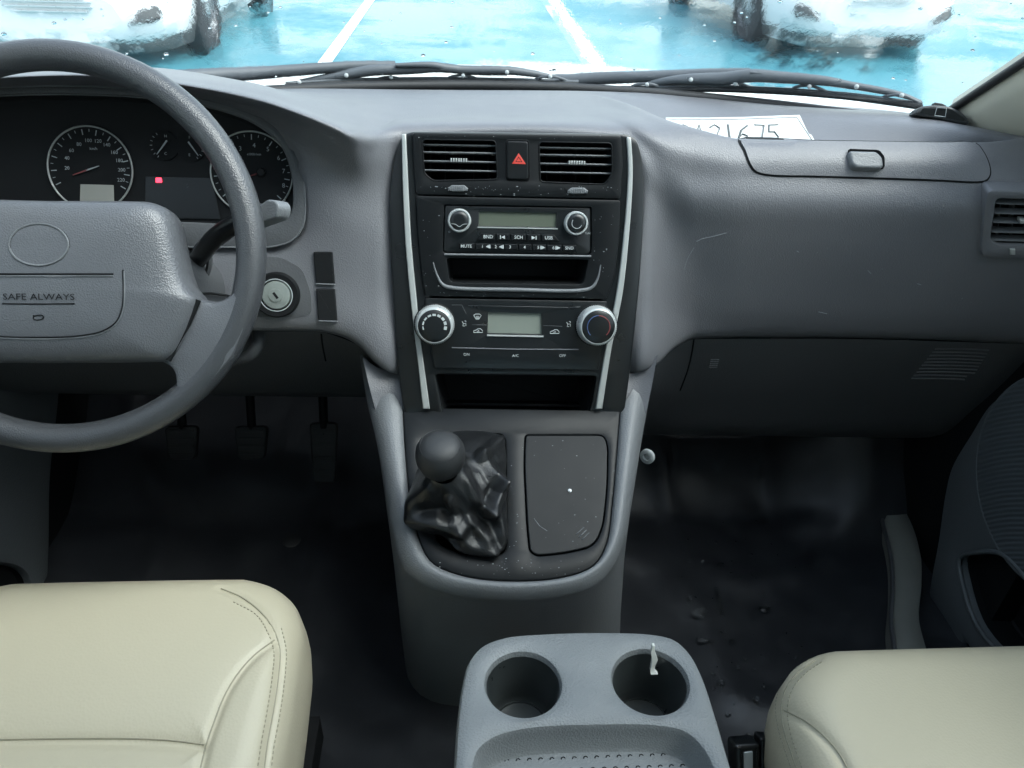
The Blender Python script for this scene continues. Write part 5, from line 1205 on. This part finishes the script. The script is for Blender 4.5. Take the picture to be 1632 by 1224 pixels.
# toll device
dv = thing('toll_device', 'small dark half-moon toll device at the foot of the windshield pillar', 'toll device', tuple(PY(1500, 192, 1.07)))
dpl = Pl(PY(1500, 180, 1.06), (1, -.35, -.08), (0, .35, .94)); do = [(1456, 182), (1461, 174), (1470, 169), (1490, 167), (1512, 169), (1530, 176), (1542, 187), (1546, 195), (1541, 199), (1500, 190)]
prism('case', dpl, rr(dpl.ol(do), .004), -.03, 0, .003, M['device'], dv)
prism('screen', dpl, rr(dpl.ol([(1465, 180), (1471, 172), (1515, 173), (1538, 189), (1537, 193), (1500, 187)]), .002), -.002, .0006, .0004, M['black'], dv)
sq = dpl.ol([(1493, 171.5), (1508, 173), (1506, 186.5), (1489, 184.5)]); tube('icon', [dpl.w(p, .001) for p in sq], .0008, M['dimprint'], dv, 5, True)
prism('antenna', dpl, rr(dpl.ol([(1490, 167), (1492, 162), (1505, 164), (1511, 168)]), .001), -.02, -.006, .001, M['device'], dv)

# ================================================================== WIPERS
def on_glass(px, py, out):
    h, n = cast(GB, px, py)
    if h is None: h = PY(px, py, 1.32); n = V((0, -.6, .8))
    d = ray(px, py).normalized(); k = out / max(.15, abs(d.dot(n))); return h + d * min(k, .12)
def wiper(label, blade, arm, yokes, claws, joints, armr):
    t = thing('wiper', label, 'wiper', tuple(on_glass(*blade[0], .02)), 'windshield wipers')
    bl = spline([on_glass(x, y, .006) for x, y in blade], 6); tube('blade', bl, .0042, M['rubber'], t, 6)
    tube('spine', [p + V((0, .003, .004)) for p in bl], .0026, M['wiper'], t, 6)
    al = spline([on_glass(x, y, .03) for x, y in arm], 6); n_ = len(al); tube('arm', al, [armr * (1 - .45 * k / (n_ - 1)) for k in range(n_)], M['wiper'], t, 8, squash=1.0)
    for y, r in yokes:
        p = spline([on_glass(a, b, .018) for a, b in y], 6); m_ = len(p); tube('yoke', p, [r * (.55 + .6 * math.sin(math.pi * k / (m_ - 1))) for k in range(m_)], M['wiper'], t, 8)
    for c in claws: tube('claw', spline([on_glass(a, b, .012) for a, b in c], 4), .0024, M['wiper'], t, 6)
    for x, y in joints:
        p = on_glass(x, y, .012); d = -ray(x, y).normalized(); e = d.orthogonal().normalized(); lathe('rivet', Pl(p + d * .006, e, d.cross(e)), (0, 0), [(.0034, -.004), (.0032, .002), (.002, .003), (.0004, .0031)], M['white'], t, 12)
    return t
wiper('grey wiper on the driver side, its arm reaching in from the left', [(455, 138), (520, 134), (600, 131), (690, 129.5), (800, 131), (922, 135)],
      [(180, 132), (300, 124), (420, 116), (540, 107), (630, 104)],
      [([(478, 131), (520, 124), (552, 119), (600, 112), (650, 110), (700, 108), (760, 114), (808, 117)], .0075), ([(630, 104), (690, 104), (720, 110), (808, 113), (850, 118), (880, 123)], .006)],
      [[(456, 137), (466, 132), (484, 131), (515, 136)], [(592, 132), (605, 125), (625, 123), (655, 130)], [(706, 130), (720, 122), (740, 120), (772, 129)], [(846, 131), (860, 124), (880, 122), (908, 130)]],
      [(477, 131), (552, 120.5), (623, 123), (738, 120.5), (808, 115.5), (877, 122.5)], .0125)
wiper('grey wiper on the passenger side, its blade running down to the pillar', [(990, 144), (1060, 143.5), (1150, 143), (1250, 147), (1350, 155), (1470, 171)],
      [(880, 131), (960, 126), (1060, 122), (1130, 118), (1195, 116)],
      [([(1032, 135), (1070, 129), (1101, 127), (1150, 126), (1200, 121), (1250, 124), (1320, 130), (1366, 139)], .0085), ([(1195, 116), (1260, 122), (1330, 131), (1366, 138), (1410, 146), (1437, 152), (1468, 163)], .0045)],
      [[(1000, 143), (1012, 136), (1035, 134), (1062, 142)], [(1138, 143), (1150, 136), (1175, 133), (1205, 143)], [(1256, 148), (1268, 139), (1292, 137), (1322, 148)], [(1400, 158), (1415, 153), (1437, 152), (1466, 164)]],
      [(1031, 135), (1101, 127.5), (1172, 133.5), (1290, 138), (1365, 138.5), (1437, 152.5)], .0115)
